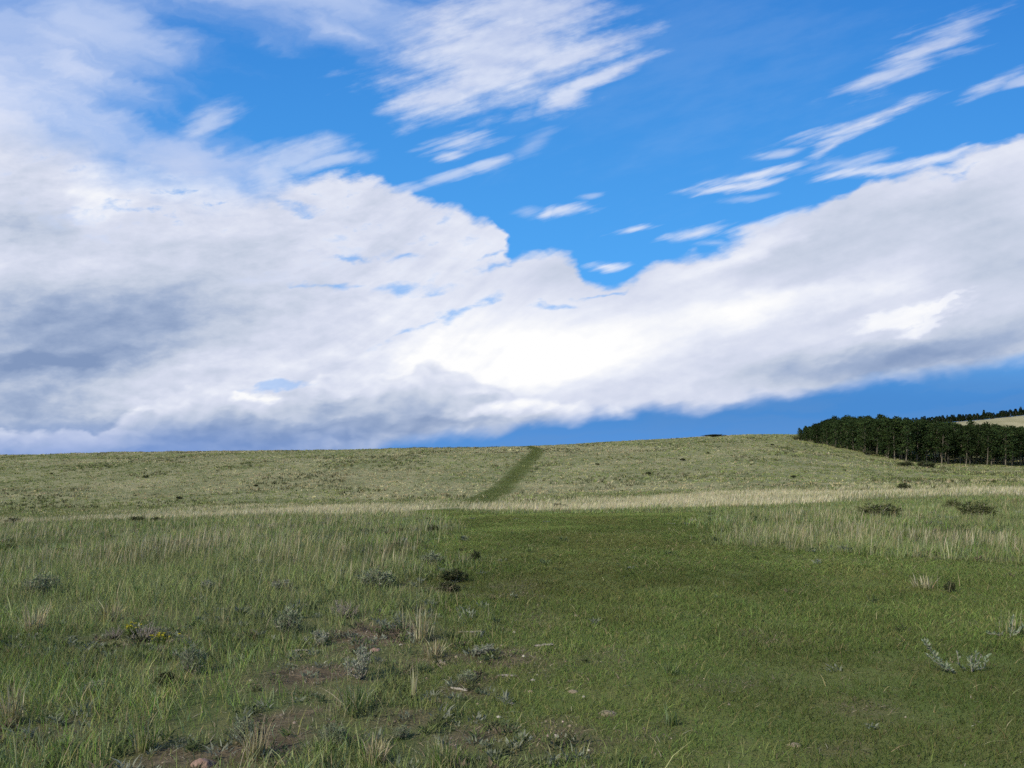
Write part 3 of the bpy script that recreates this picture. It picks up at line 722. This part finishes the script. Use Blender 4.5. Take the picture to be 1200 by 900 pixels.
def tube(points, radii, sides=5):
    co, idx, sz = [], [], []
    P_ = [Vector(p) for p in points]
    for i, p in enumerate(P_):
        d = (P_[min(i + 1, len(P_) - 1)] - P_[max(i - 1, 0)]).normalized()
        a = d.orthogonal().normalized(); b = d.cross(a)
        for k in range(sides):
            t = 2 * math.pi * k / sides
            co.append(p + (a * math.cos(t) + b * math.sin(t)) * radii[i])
    for i in range(len(P_) - 1):
        for k in range(sides):
            idx += [i * sides + k, i * sides + (k + 1) % sides, (i + 1) * sides + (k + 1) % sides, (i + 1) * sides + k]; sz.append(4)
    idx += list(range((len(P_) - 1) * sides, len(P_) * sides)); sz.append(sides)
    return np.array([tuple(c) for c in co]), np.array(idx), np.array(sz)
def join(arrs, name, mat, tint=None):
    off = 0; C_, I_, S_, T_ = [], [], [], []
    for a in arrs:
        c, i, s = a[:3]; C_.append(c); I_.append(np.asarray(i) + off); S_.append(s); off += len(c)
        T_.append(a[3] if len(a) > 3 else np.tile(np.array(tint or (.3, .3, .3)), (len(c), 1)))
    return raw_mesh(name, np.concatenate(C_), np.concatenate(I_), np.concatenate(S_), np.concatenate(T_), mat)
def leaves(base, d, ln, w, tint):
    """flat pointed leaves (diamonds) from base along unit directions d"""
    n = len(base); r_ = rng.normal(0, 1, (n, 3)); s = np.cross(d, r_); s /= np.linalg.norm(s, axis=1)[:, None] + 1e-9
    co = np.stack([base, base + d * (ln * .55)[:, None] + s * (w / 2)[:, None], base + d * ln[:, None], base + d * (ln * .55)[:, None] - s * (w / 2)[:, None]], 1)
    return co.reshape(-1, 3), np.arange(4 * n), np.full(n, 4), np.repeat(tint, 4, 0)

def make_shrub(name, pal, wts, nst=16, nleaf=900, leaf=(.10, .035), spread=1., height=1., up=.6, twigs=True, seed=1, bend=.3):
    """unit shrub: radius about .5, height about 1 -> scaled when placed; stems fan out from the root, leaves sit along them"""
    rs = np.random.default_rng(seed); st, B, D = [], [], []
    for k in range(nst):
        a = rs.uniform(0, 6.3); o = rs.uniform(.05, 1.) ** .6 * .46 * spread; h = height * (1 - .55 * (o / .46) ** 2 * (1 - up * .5)) * rs.uniform(.6, 1.)
        p0 = Vector((rs.normal(0, .04), rs.normal(0, .04), -.03)); p2 = Vector((math.cos(a) * o, math.sin(a) * o, h))
        p1 = p0.lerp(p2, .5) + Vector((math.cos(a) * o * bend, math.sin(a) * o * bend, -h * bend * .3))
        q = [p0, p0.lerp(p1, .5) + Vector(rs.normal(0, .02, 3)), p1, p1.lerp(p2, .55) + Vector(rs.normal(0, .03, 3)), p2]
        st.append(tube(q, [.020, .017, .013, .009, .004], 4))
        for j in range(max(1, nleaf // nst)):
            f = rs.uniform(.28, 1.) ** .7 * 3.99; i = int(f); p = q[i].lerp(q[i + 1], f - i); d = (q[i + 1] - q[i]).normalized()
            v = d * .7 + Vector(rs.normal(0, .6, 3)) + Vector((0, 0, .35)); v.normalize()
            off = Vector(rs.normal(0, .035, 3))
            B.append(tuple(p + off)); D.append(tuple(v))
    B, D = np.array(B), np.array(D); n = len(B)
    lv = leaves(B, D, leaf[0] * rng.uniform(.5, 1.3, n), leaf[1] * rng.uniform(.6, 1.3, n), pick(n, pal, wts, .16))
    root = empty(name, (0, 0, 0))
    part('stems', join(st, name + '_stems', M_TWIG), root)
    if nleaf: part('foliage', join([lv], name + '_foliage', M_LEAF), root)
    return root
SILVER = ((.29, .305, .235), (.35, .36, .29), (.22, .25, .18)); SILV_W = (4, 3, 2)
GREY = ((.225, .255, .165), (.27, .29, .20), (.17, .215, .125)); OLIVE = ((.13, .15, .065), (.17, .18, .08), (.10, .125, .05)); DARK = ((.055, .075, .035), (.08, .095, .045), (.10, .09, .05))
P_SILVER = make_shrub('sagebrush', SILVER, SILV_W, 14, 760, (.11, .030), seed=3)
P_GREY = make_shrub('sagebrush', GREY, (3, 2, 2), 26, 1000, (.15, .030), up=.45, seed=4)
P_OLIVE = make_shrub('rabbitbrush', OLIVE, (3, 2, 2), 26, 2200, (.12, .026), up=.35, seed=5)
P_DARK = make_shrub('dark_shrub', DARK, (3, 3, 1), 22, 1500, (.13, .05), up=.3, seed=6)
P_DEAD = make_shrub('dead_brush', ((.26, .22, .18), (.33, .29, .25), (.17, .14, .12)), (3, 2, 2), 34, 240, (.12, .015), up=.5, seed=7)
_used = set()
def shrub(proto, px, py, wpx, hpx, label, cat='shrub', group=None, rz=None):
    p = spot(px, py); k = p.y / F
    s = (wpx * k, wpx * k, hpx * k * 1.05)
    rz = rng.uniform(0, 6.3) if rz is None else rz
    if id(proto) not in _used:
        _used.add(id(proto)); proto.location = p; proto.rotation_euler = (0, 0, rz); proto.scale = s
        return tag(proto, label, cat, group)
    return copy_thing(proto, p, rz, s, label, cat, group)
shrub(P_DARK, 532, 682, 34, 15, 'dark low spreading shrub at the left edge of the mown track')
shrub(P_DARK, 524, 693, 30, 11, 'flatter dark shrub just in front of the dark spreading shrub by the track')
shrub(P_GREY, 50, 697, 42, 26, 'blue-grey sagebrush in the tall grass near the left edge')
shrub(P_DEAD, 170, 750, 40, 22, 'dark grey dead brush beside the yellow flowers')
shrub(P_DEAD, 134, 748, 26, 16, 'small brown dead brush left of the yellow flowers')
shrub(P_GREY, 226, 790, 34, 36, 'grey-green sagebrush right of and below the yellow flowers')
shrub(P_DARK, 195, 804, 28, 16, 'dark matted hummock plant below the yellow flowers')
shrub(P_GREY, 338, 744, 36, 32, 'rounded grey-green sagebrush left of the brown soil patch')
shrub(P_SILVER, 421, 796, 40, 42, 'silvery twiggy sagebrush standing on the brown soil patch')
shrub(P_SILVER, 372, 756, 36, 18, 'low silvery sagebrush behind the brown soil, with pale leaf tips')
shrub(P_DEAD, 402, 724, 40, 22, 'grey dead twigs in green grass behind the brown soil patch')
shrub(P_SILVER, 246, 694, 28, 16, 'small silvery sagebrush in the middle of the green left meadow')
shrub(P_GREY, 440, 688, 46, 22, 'broad grey-green leafy sagebrush left of the dark spreading shrub')
shrub(P_GREY, 506, 662, 30, 16, 'grey sagebrush tuft behind the dark spreading shrub')
shrub(P_OLIVE, 1030, 609, 58, 20, 'wide olive dome-shaped bush behind the pale grass on the right', 'bush')
shrub(P_OLIVE, 1145, 607, 46, 20, 'olive bush nearer the right edge, with grey twigs in front', 'bush')
shrub(P_OLIVE, 1116, 597, 22, 12, 'small bright olive bush between the two larger olive bushes', 'bush')
shrub(P_DARK, 1059, 574, 15, 8, 'small round dark bush on the pale strip below the grove', 'bush')
shrub(P_DARK, 160, 611, 18, 6, 'wider of two dark mound shrubs on the pale strip at left')
shrub(P_DARK, 183, 611, 14, 5, 'smaller of two dark mound shrubs on the pale strip at left, on the right')
shrub(P_DARK, 14, 614, 20, 7, 'dark shrub on the pale strip at the far left edge')
shrub(P_DARK, 655, 596, 22, 6, 'low dark shrub lying in the pale grass strip right of the path')
shrub(P_DARK, 508, 624, 15, 9, 'dark tuft shrub where the meadow meets the narrowing track')
shrub(P_DARK, 471, 625, 13, 6, 'small dark shrub left of the narrowing track')
shrub(P_DARK, 557, 657, 11, 12, 'small dark upright weed growing in the mown track')
shrub(P_DARK, 72, 648, 26, 6, 'dark flat shrub among seed stalks at left')
shrub(P_DARK, 10, 646, 26, 8, 'dark flat shrub at the left edge beside the seed stalks')
shrub(P_DARK, 1113, 694, 14, 13, 'dark green weed in the short grass right of the track')
shrub(P_DARK, 1084, 548, 22, 8, 'low dark bush at the foot of the grove front', 'bush')
shrub(P_DARK, 1062, 546, 20, 5, 'flat shrub at the foot of the grove, left of the low dark bush', 'bush')
shrub(P_GREY, 285, 866, 34, 22, 'grey sagebrush on dark soil above the pink rock')
shrub(P_SILVER, 330, 690, 30, 12, 'low pale sagebrush in the centre of the left meadow')
shrub(P_SILVER, 112, 812, 30, 16, 'pale sagebrush low in the grass at lower left')
shrub(P_SILVER, 568, 768, 36, 14, 'flat silvery sagebrush at the edge of the bare track side')
shrub(P_GREY, 390, 872, 34, 24, 'dark grey-green sagebrush at the bottom below the green bunchgrass')
shrub(P_GREY, 470, 866, 24, 14, 'small grey-green leafy plant near the bottom centre')
shrub(P_GREY, 548, 800, 26, 13, 'grey-green cushion plant left of the weathered sticks')
shrub(P_OLIVE, 934, 515.5, 12, 5, 'small olive bush at the left tip of the grove', 'bush')
shrub(P_DARK, 1018, 533, 16, 5, 'low dark bush in front of the left half of the grove', 'bush')
for i, (px, py, w) in enumerate(((1165, 566, 9), (1132, 568, 8), (1108, 573, 9), (1010, 575, 8), (950, 577, 7), (905, 580, 9), (840, 583, 7), (730, 588, 7), (250, 602, 8), (330, 600, 8), (420, 596, 7), (100, 606, 9),
                                 (170, 560, 9), (60, 556, 9), (300, 570, 8), (700, 545, 8), (760, 556, 9), (830, 532, 11), (880, 545, 8), (905, 522, 8), (930, 560, 9), (990, 552, 8), (800, 540, 8), (210, 585, 9))):
    w *= rng.uniform(.45, .95); shrub(P_DARK if i % 3 else P_OLIVE, px, py, w, w * .42, 'small dark shrub mound dotting the pale slope', 'shrub', 'dark shrub mounds on the slope')
shrub(P_DARK, 838, 511.5, 30, 2.6, 'dark low scrub on the skyline at the top of the slope')

# ---- the silvery sprigs right of the track: arching branches set with narrow leaves
def sprig(px, py, k, branches, label, name='sage_sprig'):
    p = spot(px, py); m = p.y / F * k; st, B, D = [], [], []
    for pts_, n in branches:
        q = [Vector((x * m, rng.normal(0, 2) * m, z * m)) for x, z in pts_]
        st.append(tube(q, [.5 * m * (1 - .6 * i / len(q)) for i in range(len(q))], 4))
        for j in range(n):
            f = rng.uniform(.12, .999) * (len(q) - 1); i = int(f); b = q[i].lerp(q[i + 1], f - i); d = (q[i + 1] - q[i]).normalized()
            v = (d * .55 + Vector((rng.normal(0, .6), rng.normal(0, .6), abs(rng.normal(.5, .5))))).normalized(); B.append(tuple(b)); D.append(tuple(v))
    B, D = np.array(B), np.array(D); n = len(B)
    r = empty(name, p)
    part('stems', join(st, name + '_stems', M_TWIG), r)
    part('foliage', join([leaves(B, D, rng.uniform(3.5, 8., n) * m, rng.uniform(1.3, 2.5, n) * m, pick(n, SILVER, SILV_W, .16) * np.array((.86, .96, .86)))], name + '_foliage', M_LEAF), r)
    tag(r, label, 'plant'); return r
sprig(1118, 790, 1., [(((0, 0), (-8, 6), (-18, 16), (-27, 27), (-34, 38)), 120), (((0, 1), (-10, 5), (-22, 14), (-31, 22)), 60)], 'silvery leafy sprig arching to the left in the short grass, lower right')
sprig(1136, 788, 1., [(((0, 0), (2, 10), (0, 20)), 24), (((0, 0), (-12, 8), (-18, 26)), 26), (((2, 0), (12, 6), (14, 20)), 24), (((2, 0), (18, 4), (22, 18)), 26), (((2, 0), (8, 8), (9, 22)), 20)], 'row of short upright silvery sprigs right of the arching one')
sprig(1182, 748, 1., [(((0, 0), (-12, 4), (-26, 6)), 34), (((0, 0), (4, 10), (5, 24)), 30), (((0, 0), (10, 8), (18, 16)), 26)], 'blue-grey sage sprig near the right edge above the arching one')

# ---- bunchgrass clumps that stand out
def bunch(px, py, wpx, hpx, n, pal, wts, label, lean=.55, w=.95):
    n = int(n * 1.7)
    p = spot(px, py); k = p.y / F
    a = rng.uniform(0, 6.3, n); rr = np.sqrt(rng.random(n)) * wpx * .26 * k
    base = np.stack([np.cos(a) * rr, np.sin(a) * rr, np.full(n, -.01)], 1)
    c = blade_arrays(base, hpx * k * rng.uniform(.3, 1.05, n), w * k * rng.uniform(.6, 1.2, n), a + rng.normal(0, .9, n), np.abs(rng.normal(0, lean * .55, n)) * min(1.3, wpx / max(hpx, 1)) + .04, pick(n, pal, wts), curl=.8, segs=3)
    o = bpy.data.objects.new('bunchgrass', join([c], 'bunchgrass', M_BLADE)); COL.objects.link(o); o.location = p
    return tag(o, label, 'grass clump')
GRN = (G_FRESH, G_BLUE, T_GREENTAN); STW = (T_STRAW, T_PALE, T_TAN)
bunch(416, 834, 56, 40, 90, (G_BLUE, G_MID, T_PALE), (4, 4, 2), 'green bunchgrass clump with pale blades on the brown soil')
bunch(495, 752, 36, 48, 44, STW + (T_GREENTAN, G_MID), (3, 4, 2, 3, 2), 'tall straw-coloured bunchgrass above the brown soil patch')
bunch(508, 770, 44, 24, 60, STW + (G_MID,), (3, 3, 3, 1), 'low dry bunchgrass in front of the tall straw-coloured one')
bunch(485, 818, 14, 44, 14, STW, (3, 4, 1), 'pair of thin straw stalks right of the green bunchgrass', .2)
bunch(786, 790, 30, 19, 40, (G_BLUE, G_FRESH, T_GREENTAN), (4, 3, 2), 'small blue-green grass clump in the middle of the track')
bunch(786, 850, 28, 26, 34, (G_BLUE, G_MID), (2, 3), 'dark green grass clump in the track near the bottom')
bunch(15, 848, 44, 56, 60, STW + (T_GREENTAN,), (3, 3, 1, 3), 'straw-coloured bunchgrass at the lower left edge')
bunch(40, 742, 36, 40, 60, STW, (3, 3, 2), 'straw-coloured bunchgrass left of the dead brush')
bunch(130, 728, 40, 30, 60, STW + (G_OLIVE,), (3, 3, 1, 3), 'dry bunchgrass just behind the yellow flowers')
bunch(300, 888, 50, 50, 80, STW + (G_OLIVE,), (3, 2, 3, 2), 'dry tawny bunchgrass right of the pink rock')
bunch(440, 895, 46, 36, 80, STW, (3, 3, 2), 'dry bunchgrass at the bottom edge below the green clump')
bunch(520, 898, 70, 40, 120, (T_GREENTAN, G_FRESH, T_STRAW), (4, 4, 2), 'yellow-green bunchgrass at the bottom edge beside the track')
bunch(170, 880, 44, 52, 60, (T_GREENTAN, G_FRESH, T_STRAW), (4, 4, 2), 'green and straw bunchgrass left of the pink rock')
bunch(1185, 742, 64, 38, 30, STW + (T_GREENTAN, G_MID), (3, 2, 1, 4, 3), 'tall pale bunchgrass behind the blue-grey sprig at the right edge')
bunch(1082, 690, 40, 22, 50, STW + (T_GREENTAN,), (3, 3, 1, 3), 'short pale bunchgrass beside the dark green weed on the right')

# ---- yellow flowers
def flowers(px, py, label):
    p = spot(px, py); k = p.y / F; r = empty('wildflower', p); st, pe = [], []
    gl = blade_arrays(np.stack([rng.normal(0, 4, 40) * k, rng.normal(0, 4, 40) * k, np.zeros(40)], 1), rng.uniform(4, 10, 40) * k, np.full(40, 1.8 * k), rng.uniform(0, 6.3, 40), rng.uniform(.2, 1., 40), pick(40, ((.14, .2, .05), (.2, .24, .05)), (1, 1)), segs=2)
    for j in range(16):
        x, y = rng.normal(0, 5) * k, rng.normal(0, 4) * k; h = rng.uniform(7, 13) * k
        st.append(tube([(x * .6, y * .6, 0), (x * .9, y * .9, h * .6), (x, y, h)], [.5 * k, .4 * k, .3 * k], 4))
        for q in range(7):
            a = q * 2 * math.pi / 7
            pe.append(leaves(np.array([(x, y, h)]), np.array([(math.cos(a) * .9, math.sin(a) * .9, .35)]), np.array([2.1 * k]), np.array([1.5 * k]), np.array([(.50, .45, .05)])))
    part('leaves', join([gl], 'flower_leaves', M_LEAF), r); part('stems', join(st, 'flower_stems', M_LEAF, (.12, .18, .05)), r); part('blossoms', join(pe, 'blossoms', M_LEAF), r)
    return tag(r, label, 'flower')
flowers(188, 756, 'clump of yellow wildflowers beside dead brush in the left meadow')
flowers(156, 744, 'smaller yellow-green flower clump left of the dead brush by the yellow flowers')

# ---- stones and weathered sticks
def stone(px, py, wpx, hpx, mat, label, seed, flat=.6, deep=.8, name='stone', sink=-.08):
    p = spot(px, py); k = p.y / F
    bm = bmesh.new(); bmesh.ops.create_icosphere(bm, subdivisions=4, radius=.5)
    for v in bm.verts:
        n = mnoise.noise(v.co * 2.1 + Vector((seed, 0, 0))) * .28 + mnoise.noise(v.co * 5.3 + Vector((0, seed, 0))) * .13 + mnoise.noise(v.co * 13. + Vector((0, 0, seed))) * .05
        v.co *= 1 + n
        for d in (Vector((.5, .2, .8)), Vector((-.6, -.3, .7)), Vector((-.2, .8, .5)), Vector((.3, -.9, .4)), Vector((.9, -.3, .2)), Vector((-.8, -.5, .1))):   # broken facets
            d = d.normalized(); e = v.co.dot(d) - .36
            if e > 0: v.co -= d * e * .8
        v.co.x *= wpx * k; v.co.y *= wpx * k * deep; v.co.z *= hpx * k * 1.3
    me = bpy.data.meshes.new(name); bm.to_mesh(me); bm.free()
    for f in me.polygons: f.use_smooth = True
    me.materials.append(mat); o = bpy.data.objects.new(name, me); COL.objects.link(o)
    o.location = p + Vector((0, 0, hpx * k * sink)); o.rotation_euler = (0, 0, rng.uniform(-.3, .3))
    return tag(o, label, 'rock')
stone(237, 899, 30, 17, M_PINKROCK, 'rounded pink rock half out of the frame at the bottom left', 1.3)
stone(712, 837, 26, 8, M_TANROCK, 'flat tan stone lying in the short track grass, largest on the track', 2.1)
stone(672, 812, 14, 5, M_TANROCK, 'thin pale tan stone left of and behind the largest track stone', 3.7)
stone(684, 818, 5, 4, M_WHITEROCK, 'tiny whitish pebble between the two tan track stones', 4.2)
stone(651, 865, 6, 6, M_WHITEROCK, 'small whitish pebble on bare soil at the lower track edge', 5.9)
stone(614, 770, 6, 4, M_WHITEROCK, 'small whitish pebble just below the grey weathered stick in the track', 6.4)
stone(932, 875, 18, 6, M_TANROCK, 'flat pale stone in the grass at the lower right of the track', 7.8)
stone(675, 722, 9, 3, M_TANROCK, 'small flat stone far up the mown track', 8.6)
stone(516, 777, 22, 5, M_TANROCK, 'flat tan stone on the brown soil below the tall straw bunchgrass', 9.2)
stone(625, 798, 7, 4, M_WHITEROCK, 'pale pebble on the bare left side of the track', 10.1)
stone(440, 762, 16, 5, M_PINKROCK, 'flat reddish stone on the brown soil behind the silvery sagebrush', 11.5)
stone(330, 896, 20, 6, M_TANROCK, 'low flat stone on dark soil at the bottom edge right of the pink rock', 12.5)
for i, (px, py, w) in enumerate(((603, 742, 6), (588, 757, 5), (622, 812, 8), (600, 826, 6), (640, 846, 5), (668, 852, 6), (585, 842, 7), (560, 826, 5), (655, 888, 8), (690, 880, 5), (610, 868, 6), (535, 770, 6), (470, 756, 5), (500, 796, 6))):
    stone(px, py, w, w * .55, M_TANROCK if i % 3 else M_WHITEROCK, 'small pebble on the bare ground along the left side of the track', 20.3 + i, name='pebble')['group'] = 'pebbles beside the track'
def stick(px, py, wpx, ang, label, r=1.6):
    p = spot(px, py); k = p.y / F; L = wpx * k; q = []
    for i in range(7):
        f = i / 6 - .5
        q.append((f * L, rng.normal(0, .035) * L + math.sin(f * 5) * .04 * L, r * k * .6 + abs(rng.normal(0, .02)) * L * .5))
    arr = [tube(q, [r * k * s for s in (.5, .9, 1, 1.05, .9, .8, .4)], 7)]
    b = Vector(q[4]); arr.append(tube([b, b + Vector((.10 * L, .09 * L, .02 * L)), b + Vector((.2 * L, .13 * L, .05 * L))], [r * k * .5, r * k * .4, r * k * .2], 5))
    o = bpy.data.objects.new('stick', join(arr, 'stick', M_WOOD)); COL.objects.link(o); o.location = p; o.rotation_euler = (0, 0, R(ang))
    return tag(o, label, 'stick')
stick(638, 758, 26, 4, 'grey weathered stick lying on the left side of the track')
stick(594, 793, 24, -3, 'pale weathered stick at the edge of the bare soil, nearest the track')
stick(538, 809, 24, -35, 'pale crooked stick on the brown soil below the cushion plant')
stick(552, 742, 36, -5, 'thin bleached stick behind the flat silvery sagebrush')
stick(352, 764, 20, 2, 'short pale stick beside the rounded grey-green sagebrush')

# ---------------------------------------------------------------- the grove on the right
def make_tree(name, seed, H=6.4, low=.30, rad=1.15, nclump=46, per=22, dense=1.):
    rs = np.random.default_rng(seed); st = []
    lean = rs.normal(0, .10, 2)
    tp = lambda f: Vector((lean[0] * H * f * .4 + math.sin(f * 5 + seed) * .05, lean[1] * H * f * .4, H * f - .15 * (1 - f)))
    st.append(tube([tp(f) for f in (0, .08, .25, .45, .65, .82, .95)], [.13, .10, .085, .07, .05, .03, .012], 7))
    B, D, T_ = [], [], []
    for k in range(nclump):
        f = low + (1 - low) * (k + rs.uniform(0, 1)) / nclump
        prof = math.sin(math.pi * min(1, (f - low) / (1 - low) * .86 + .14) ** .8) ** .6      # rounded crown
        a = k * 2.4 + rs.normal(0, .5); o = rad * prof * rs.uniform(.35, 1.05); b = tp(min(f, .95))
        e = b + Vector((math.cos(a) * o, math.sin(a) * o, rs.uniform(.0, .45)))
        if k % 2 == 0: st.append(tube([b - Vector((0, 0, .15)), b.lerp(e, .55) + Vector((0, 0, .04)), e], [.028, .018, .007], 4))
        s = .42 * rs.uniform(.7, 1.25); g_ = rs.uniform(.7, 1.35)
        for j in range(per):
            v = Vector(rs.normal(0, 1, 3)); v.normalize(); p = e + Vector((v.x * s, v.y * s, v.z * s * .62)) * rs.uniform(.3, 1.) ** .5
            d = (v * .6 + Vector(rs.normal(0, .6, 3)) + Vector((0, 0, .25))).normalized()
            B.append(tuple(p)); D.append(tuple(d)); T_.append(g_)
    for k in range(5):                                            # dead lower twigs on the bare bole
        f = rs.uniform(.08, low + .05); b = tp(f); a = rs.uniform(0, 6.3); o = rs.uniform(.25, .6)
        st.append(tube([b, b + Vector((math.cos(a) * o, math.sin(a) * o, rs.uniform(-.05, .2)))], [.016, .006], 4))
    n = len(B); tint = pick(n, ((.034, .058, .024), (.044, .070, .026), (.028, .050, .026)), (3, 2, 2), .2) * np.array(T_)[:, None]
    root = empty(name, (0, 0, 0))
    part('trunk', join(st, name + '_trunk', M_BARK), root)
    part('crown', join([leaves(np.array(B), np.array(D), rng.uniform(.20, .42, n), rng.uniform(.11, .20, n), tint)], name + '_crown', M_NEEDLE), root)
    return root
PT = [make_tree('grove_tree', 20 + i, H=6.3, low=(.24, .30, .20, .33, .27)[i], rad=1.3, nclump=54) for i in range(5)]
PS = [make_tree('grove_tree', 40 + i, H=5.6, low=.06, rad=1.3, nclump=60) for i in range(2)]
_first = set()
def plant(proto, X_, Y_, s, label, cat, group):
    loc = (X_, Y_, float(ground(X_, Y_)) - .05); rz = rng.uniform(0, 6.3)
    s3 = (s * rng.uniform(.9, 1.12), s * rng.uniform(.9, 1.12), s)
    if id(proto) not in _first:
        _first.add(id(proto)); proto.location = loc; proto.rotation_euler = (0, 0, rz); proto.scale = s3
        return tag(proto, label, cat, group)
    return copy_thing(proto, loc, rz, s3, label, cat, group)
FRONT = [(938, 514.5), (952, 519), (975, 523.5), (1000, 528), (1030, 534.5), (1060, 541), (1095, 543.5), (1130, 544.5), (1165, 545.5), (1200, 546.5), (1245, 547.5), (1290, 548)]
fp = [spot(*q) for q in FRONT]
cum = [0.]
for a, b in zip(fp, fp[1:]): cum.append(cum[-1] + (b.xy - a.xy).length)
def along(d):
    x = float(np.interp(d, cum, [p.x for p in fp])); y = float(np.interp(d, cum, [p.y for p in fp])); return x, y
def top_row(px): return float(np.interp(px, [934, 942, 949, 957, 968, 990, 1040, 1100, 1160, 1210, 1300], [513, 507, 501, 496.5, 493, 490, 491, 496.5, 500, 502, 503]))
ntree = 0
for row in range(9):
    depth = row * 3.0 + (0 if row else 0); step = 1.75 if row < 3 else 2.4
    d = rng.uniform(0, 1.); 
    while d < cum[-1]:
        x, y = along(d); x += rng.normal(0, .35) + depth * .42; y += rng.normal(0, .5) + depth * .9
        px = 600 + F * x / y
        if px < 1256 and ntree < 295:
            zt = EYE - y * (top_row(px) + rng.normal(1.6, 1.9) + (2.6 if row == 0 else 0) - 528) / F
            h = min(8.6, max(2.0, zt - float(ground(x, y))))
            edge = (row < 5 and d < 4.5 + rng.uniform(0, 3)); skirt = row == 0 and rng.random() < np.interp(px, [950, 1060, 1120], [.85, .6, .15])
            pr = PS[rng.integers(2)] if edge or skirt else PT[rng.integers(5)]
            if edge: lab, grp = 'dark tree leafy down to the ground at the grove\'s left end', 'leafy trees at the left end of the grove'
            elif skirt: lab, grp = 'dark green tree leafy down to the ground in the front edge of the grove', 'front row trees of the grove'
            elif row == 0: lab, grp = 'dark green tree with bare pale trunk along the front edge of the grove', 'front row trees of the grove'
            elif row < 3: lab, grp = 'dark green tree standing right behind the front row of the grove', 'second row trees of the grove'
            else: lab, grp = 'dark green tree deep inside the grove with only its crown showing', 'inner trees of the grove'
            plant(pr, x, y, h / (5.6 if edge or skirt else 6.3), lab, 'tree', grp); ntree += 1
        d += step * rng.uniform(.75, 1.3)

# ---------------------------------------------------------------- far hill beyond the grove, with its own trees
HX = np.array([880., 940, 1000, 1050, 1100, 1150, 1200, 1260, 1400, 1700]); HR = np.array([540., 520, 504., 498.5, 495.5, 492, 486.5, 482, 474, 468])
def hill_z(X, Y):
    px = 600 + F * X / 600.
    crest = EYE - 600 * (np.interp(px, HX, HR) - 528) / F
    prof = np.where(Y < 600, sstep(Y, 330, 600), 1 - .9 * sstep(Y, 604, 900))
    return -30 + (crest + 30) * prof
def far_hill():
    xs = np.linspace(160, 800, 130); ys = np.linspace(330, 900, 120); Xg, Yg = np.meshgrid(xs, ys); X, Y = Xg.ravel(), Yg.ravel()
    Z = hill_z(X, Y) + (fbm(X * .02, Y * .02, 121, 3) - .5) * 1.2
    i = np.arange(129)[None] + 130 * np.arange(119)[:, None]; q = np.stack([i, i + 1, i + 131, i + 130], -1).reshape(-1, 4)
    m = noise_material('far_pasture', (.25, .235, .13), (.34, .31, .19), .08, bump=.0)
    me = raw_mesh('far_hill', np.stack([X, Y, Z], 1), q.ravel(), np.full(len(q), 4), np.ones((len(X), 3)), m)
    for f in me.polygons: f.use_smooth = True
    o = bpy.data.objects.new('far_hill', me); COL.objects.link(o); o['kind'] = 'structure'
far_hill()
def make_conifer(seed, H=7.):
    rs = np.random.default_rng(seed); B, D = [], []
    for k in range(900):
        f = rs.uniform(.10, 1.) ; a = rs.uniform(0, 6.3); r = (1 - f) * 2.3 * rs.uniform(.2, 1.) + .03
        B.append((math.cos(a) * r, math.sin(a) * r, H * f)); D.append((math.cos(a) * .8, math.sin(a) * .8, rs.uniform(-.3, .4)))
    n = len(B); root = empty('conifer', (0, 0, 0)); D = np.array(D); D /= np.linalg.norm(D, axis=1)[:, None]
    part('trunk', join([tube([(0, 0, -.5), (0, 0, H * .5), (0, 0, H * .97)], [.2, .12, .02], 6)], 'conifer_trunk', M_BARK), root)
    part('crown', join([leaves(np.array(B), D, rng.uniform(.35, .7, n), rng.uniform(.2, .35, n), pick(n, ((.028, .05, .028), (.035, .055, .03)), (1, 1), .2))], 'conifer_crown', M_NEEDLE), root)
    return root
PC = [make_conifer(60 + i) for i in range(3)]
def far_tree(proto, px, Yd, s, label, group=None, name=None):
    X_ = (px - 600) / F * Yd; z = float(hill_z(np.array(X_), np.array(Yd))) - .3
    s = s if isinstance(s, tuple) else (s * 1.15, s * 1.15, s)
    if id(proto) not in _first:
        _first.add(id(proto)); proto.location = (X_, Yd, z); proto.scale = s; return tag(proto, label, 'tree', group)
    return copy_thing(proto, (X_, Yd, z), rng.uniform(0, 6.3), s, label, 'tree', group)
far_tree(PC[0], 1110, 604, (.8, .8, .85), 'taller pointed conifer on the far hill crest, left of the other tall ones')
far_tree(PC[1], 1153, 604, (1.0, 1.0, 1.1), 'tallest pointed conifer standing up from the far hill crest')
far_tree(PC[2], 1196, 604, (1.1, 1.1, 1.0), 'tall conifer on the far hill crest at the right edge of view')
px = 1082.
while px < 1236:
    for r_ in range(2):
        s = rng.uniform(.45, .85); far_tree(PC[rng.integers(3)], px + rng.normal(0, 1), 603 + r_ * 9 + rng.normal(0, 2), (s * 1.5, s * 1.5, s), 'small dark conifer in the line along the far hill crest', 'conifers along the far hill crest')
    px += rng.uniform(1.9, 3.0)
px = 1005.
while px < 1120:
    s = rng.uniform(.5, .9); far_tree(PC[rng.integers(3)], px, 596 + rng.normal(0, 4), (s * 1.5, s * 1.5, s), 'small dark conifer on the far slope just above the grove', 'conifers just above the grove')
    px += rng.uniform(2.4, 3.8)
vs = sc.view_settings
sc.display_settings.display_device = 'sRGB'
vs.view_transform = 'Standard'; vs.look = 'None'; vs.exposure = 0.; vs.gamma = 1.; vs.use_curve_mapping = False
sc.cycles.max_bounces = 5; sc.cycles.diffuse_bounces = 2; sc.cycles.glossy_bounces = 1; sc.cycles.transmission_bounces = 3
sc.cycles.use_adaptive_sampling = True; sc.cycles.adaptive_threshold = .02; sc.cycles.adaptive_min_samples = 16
sc.cycles.use_denoising = False
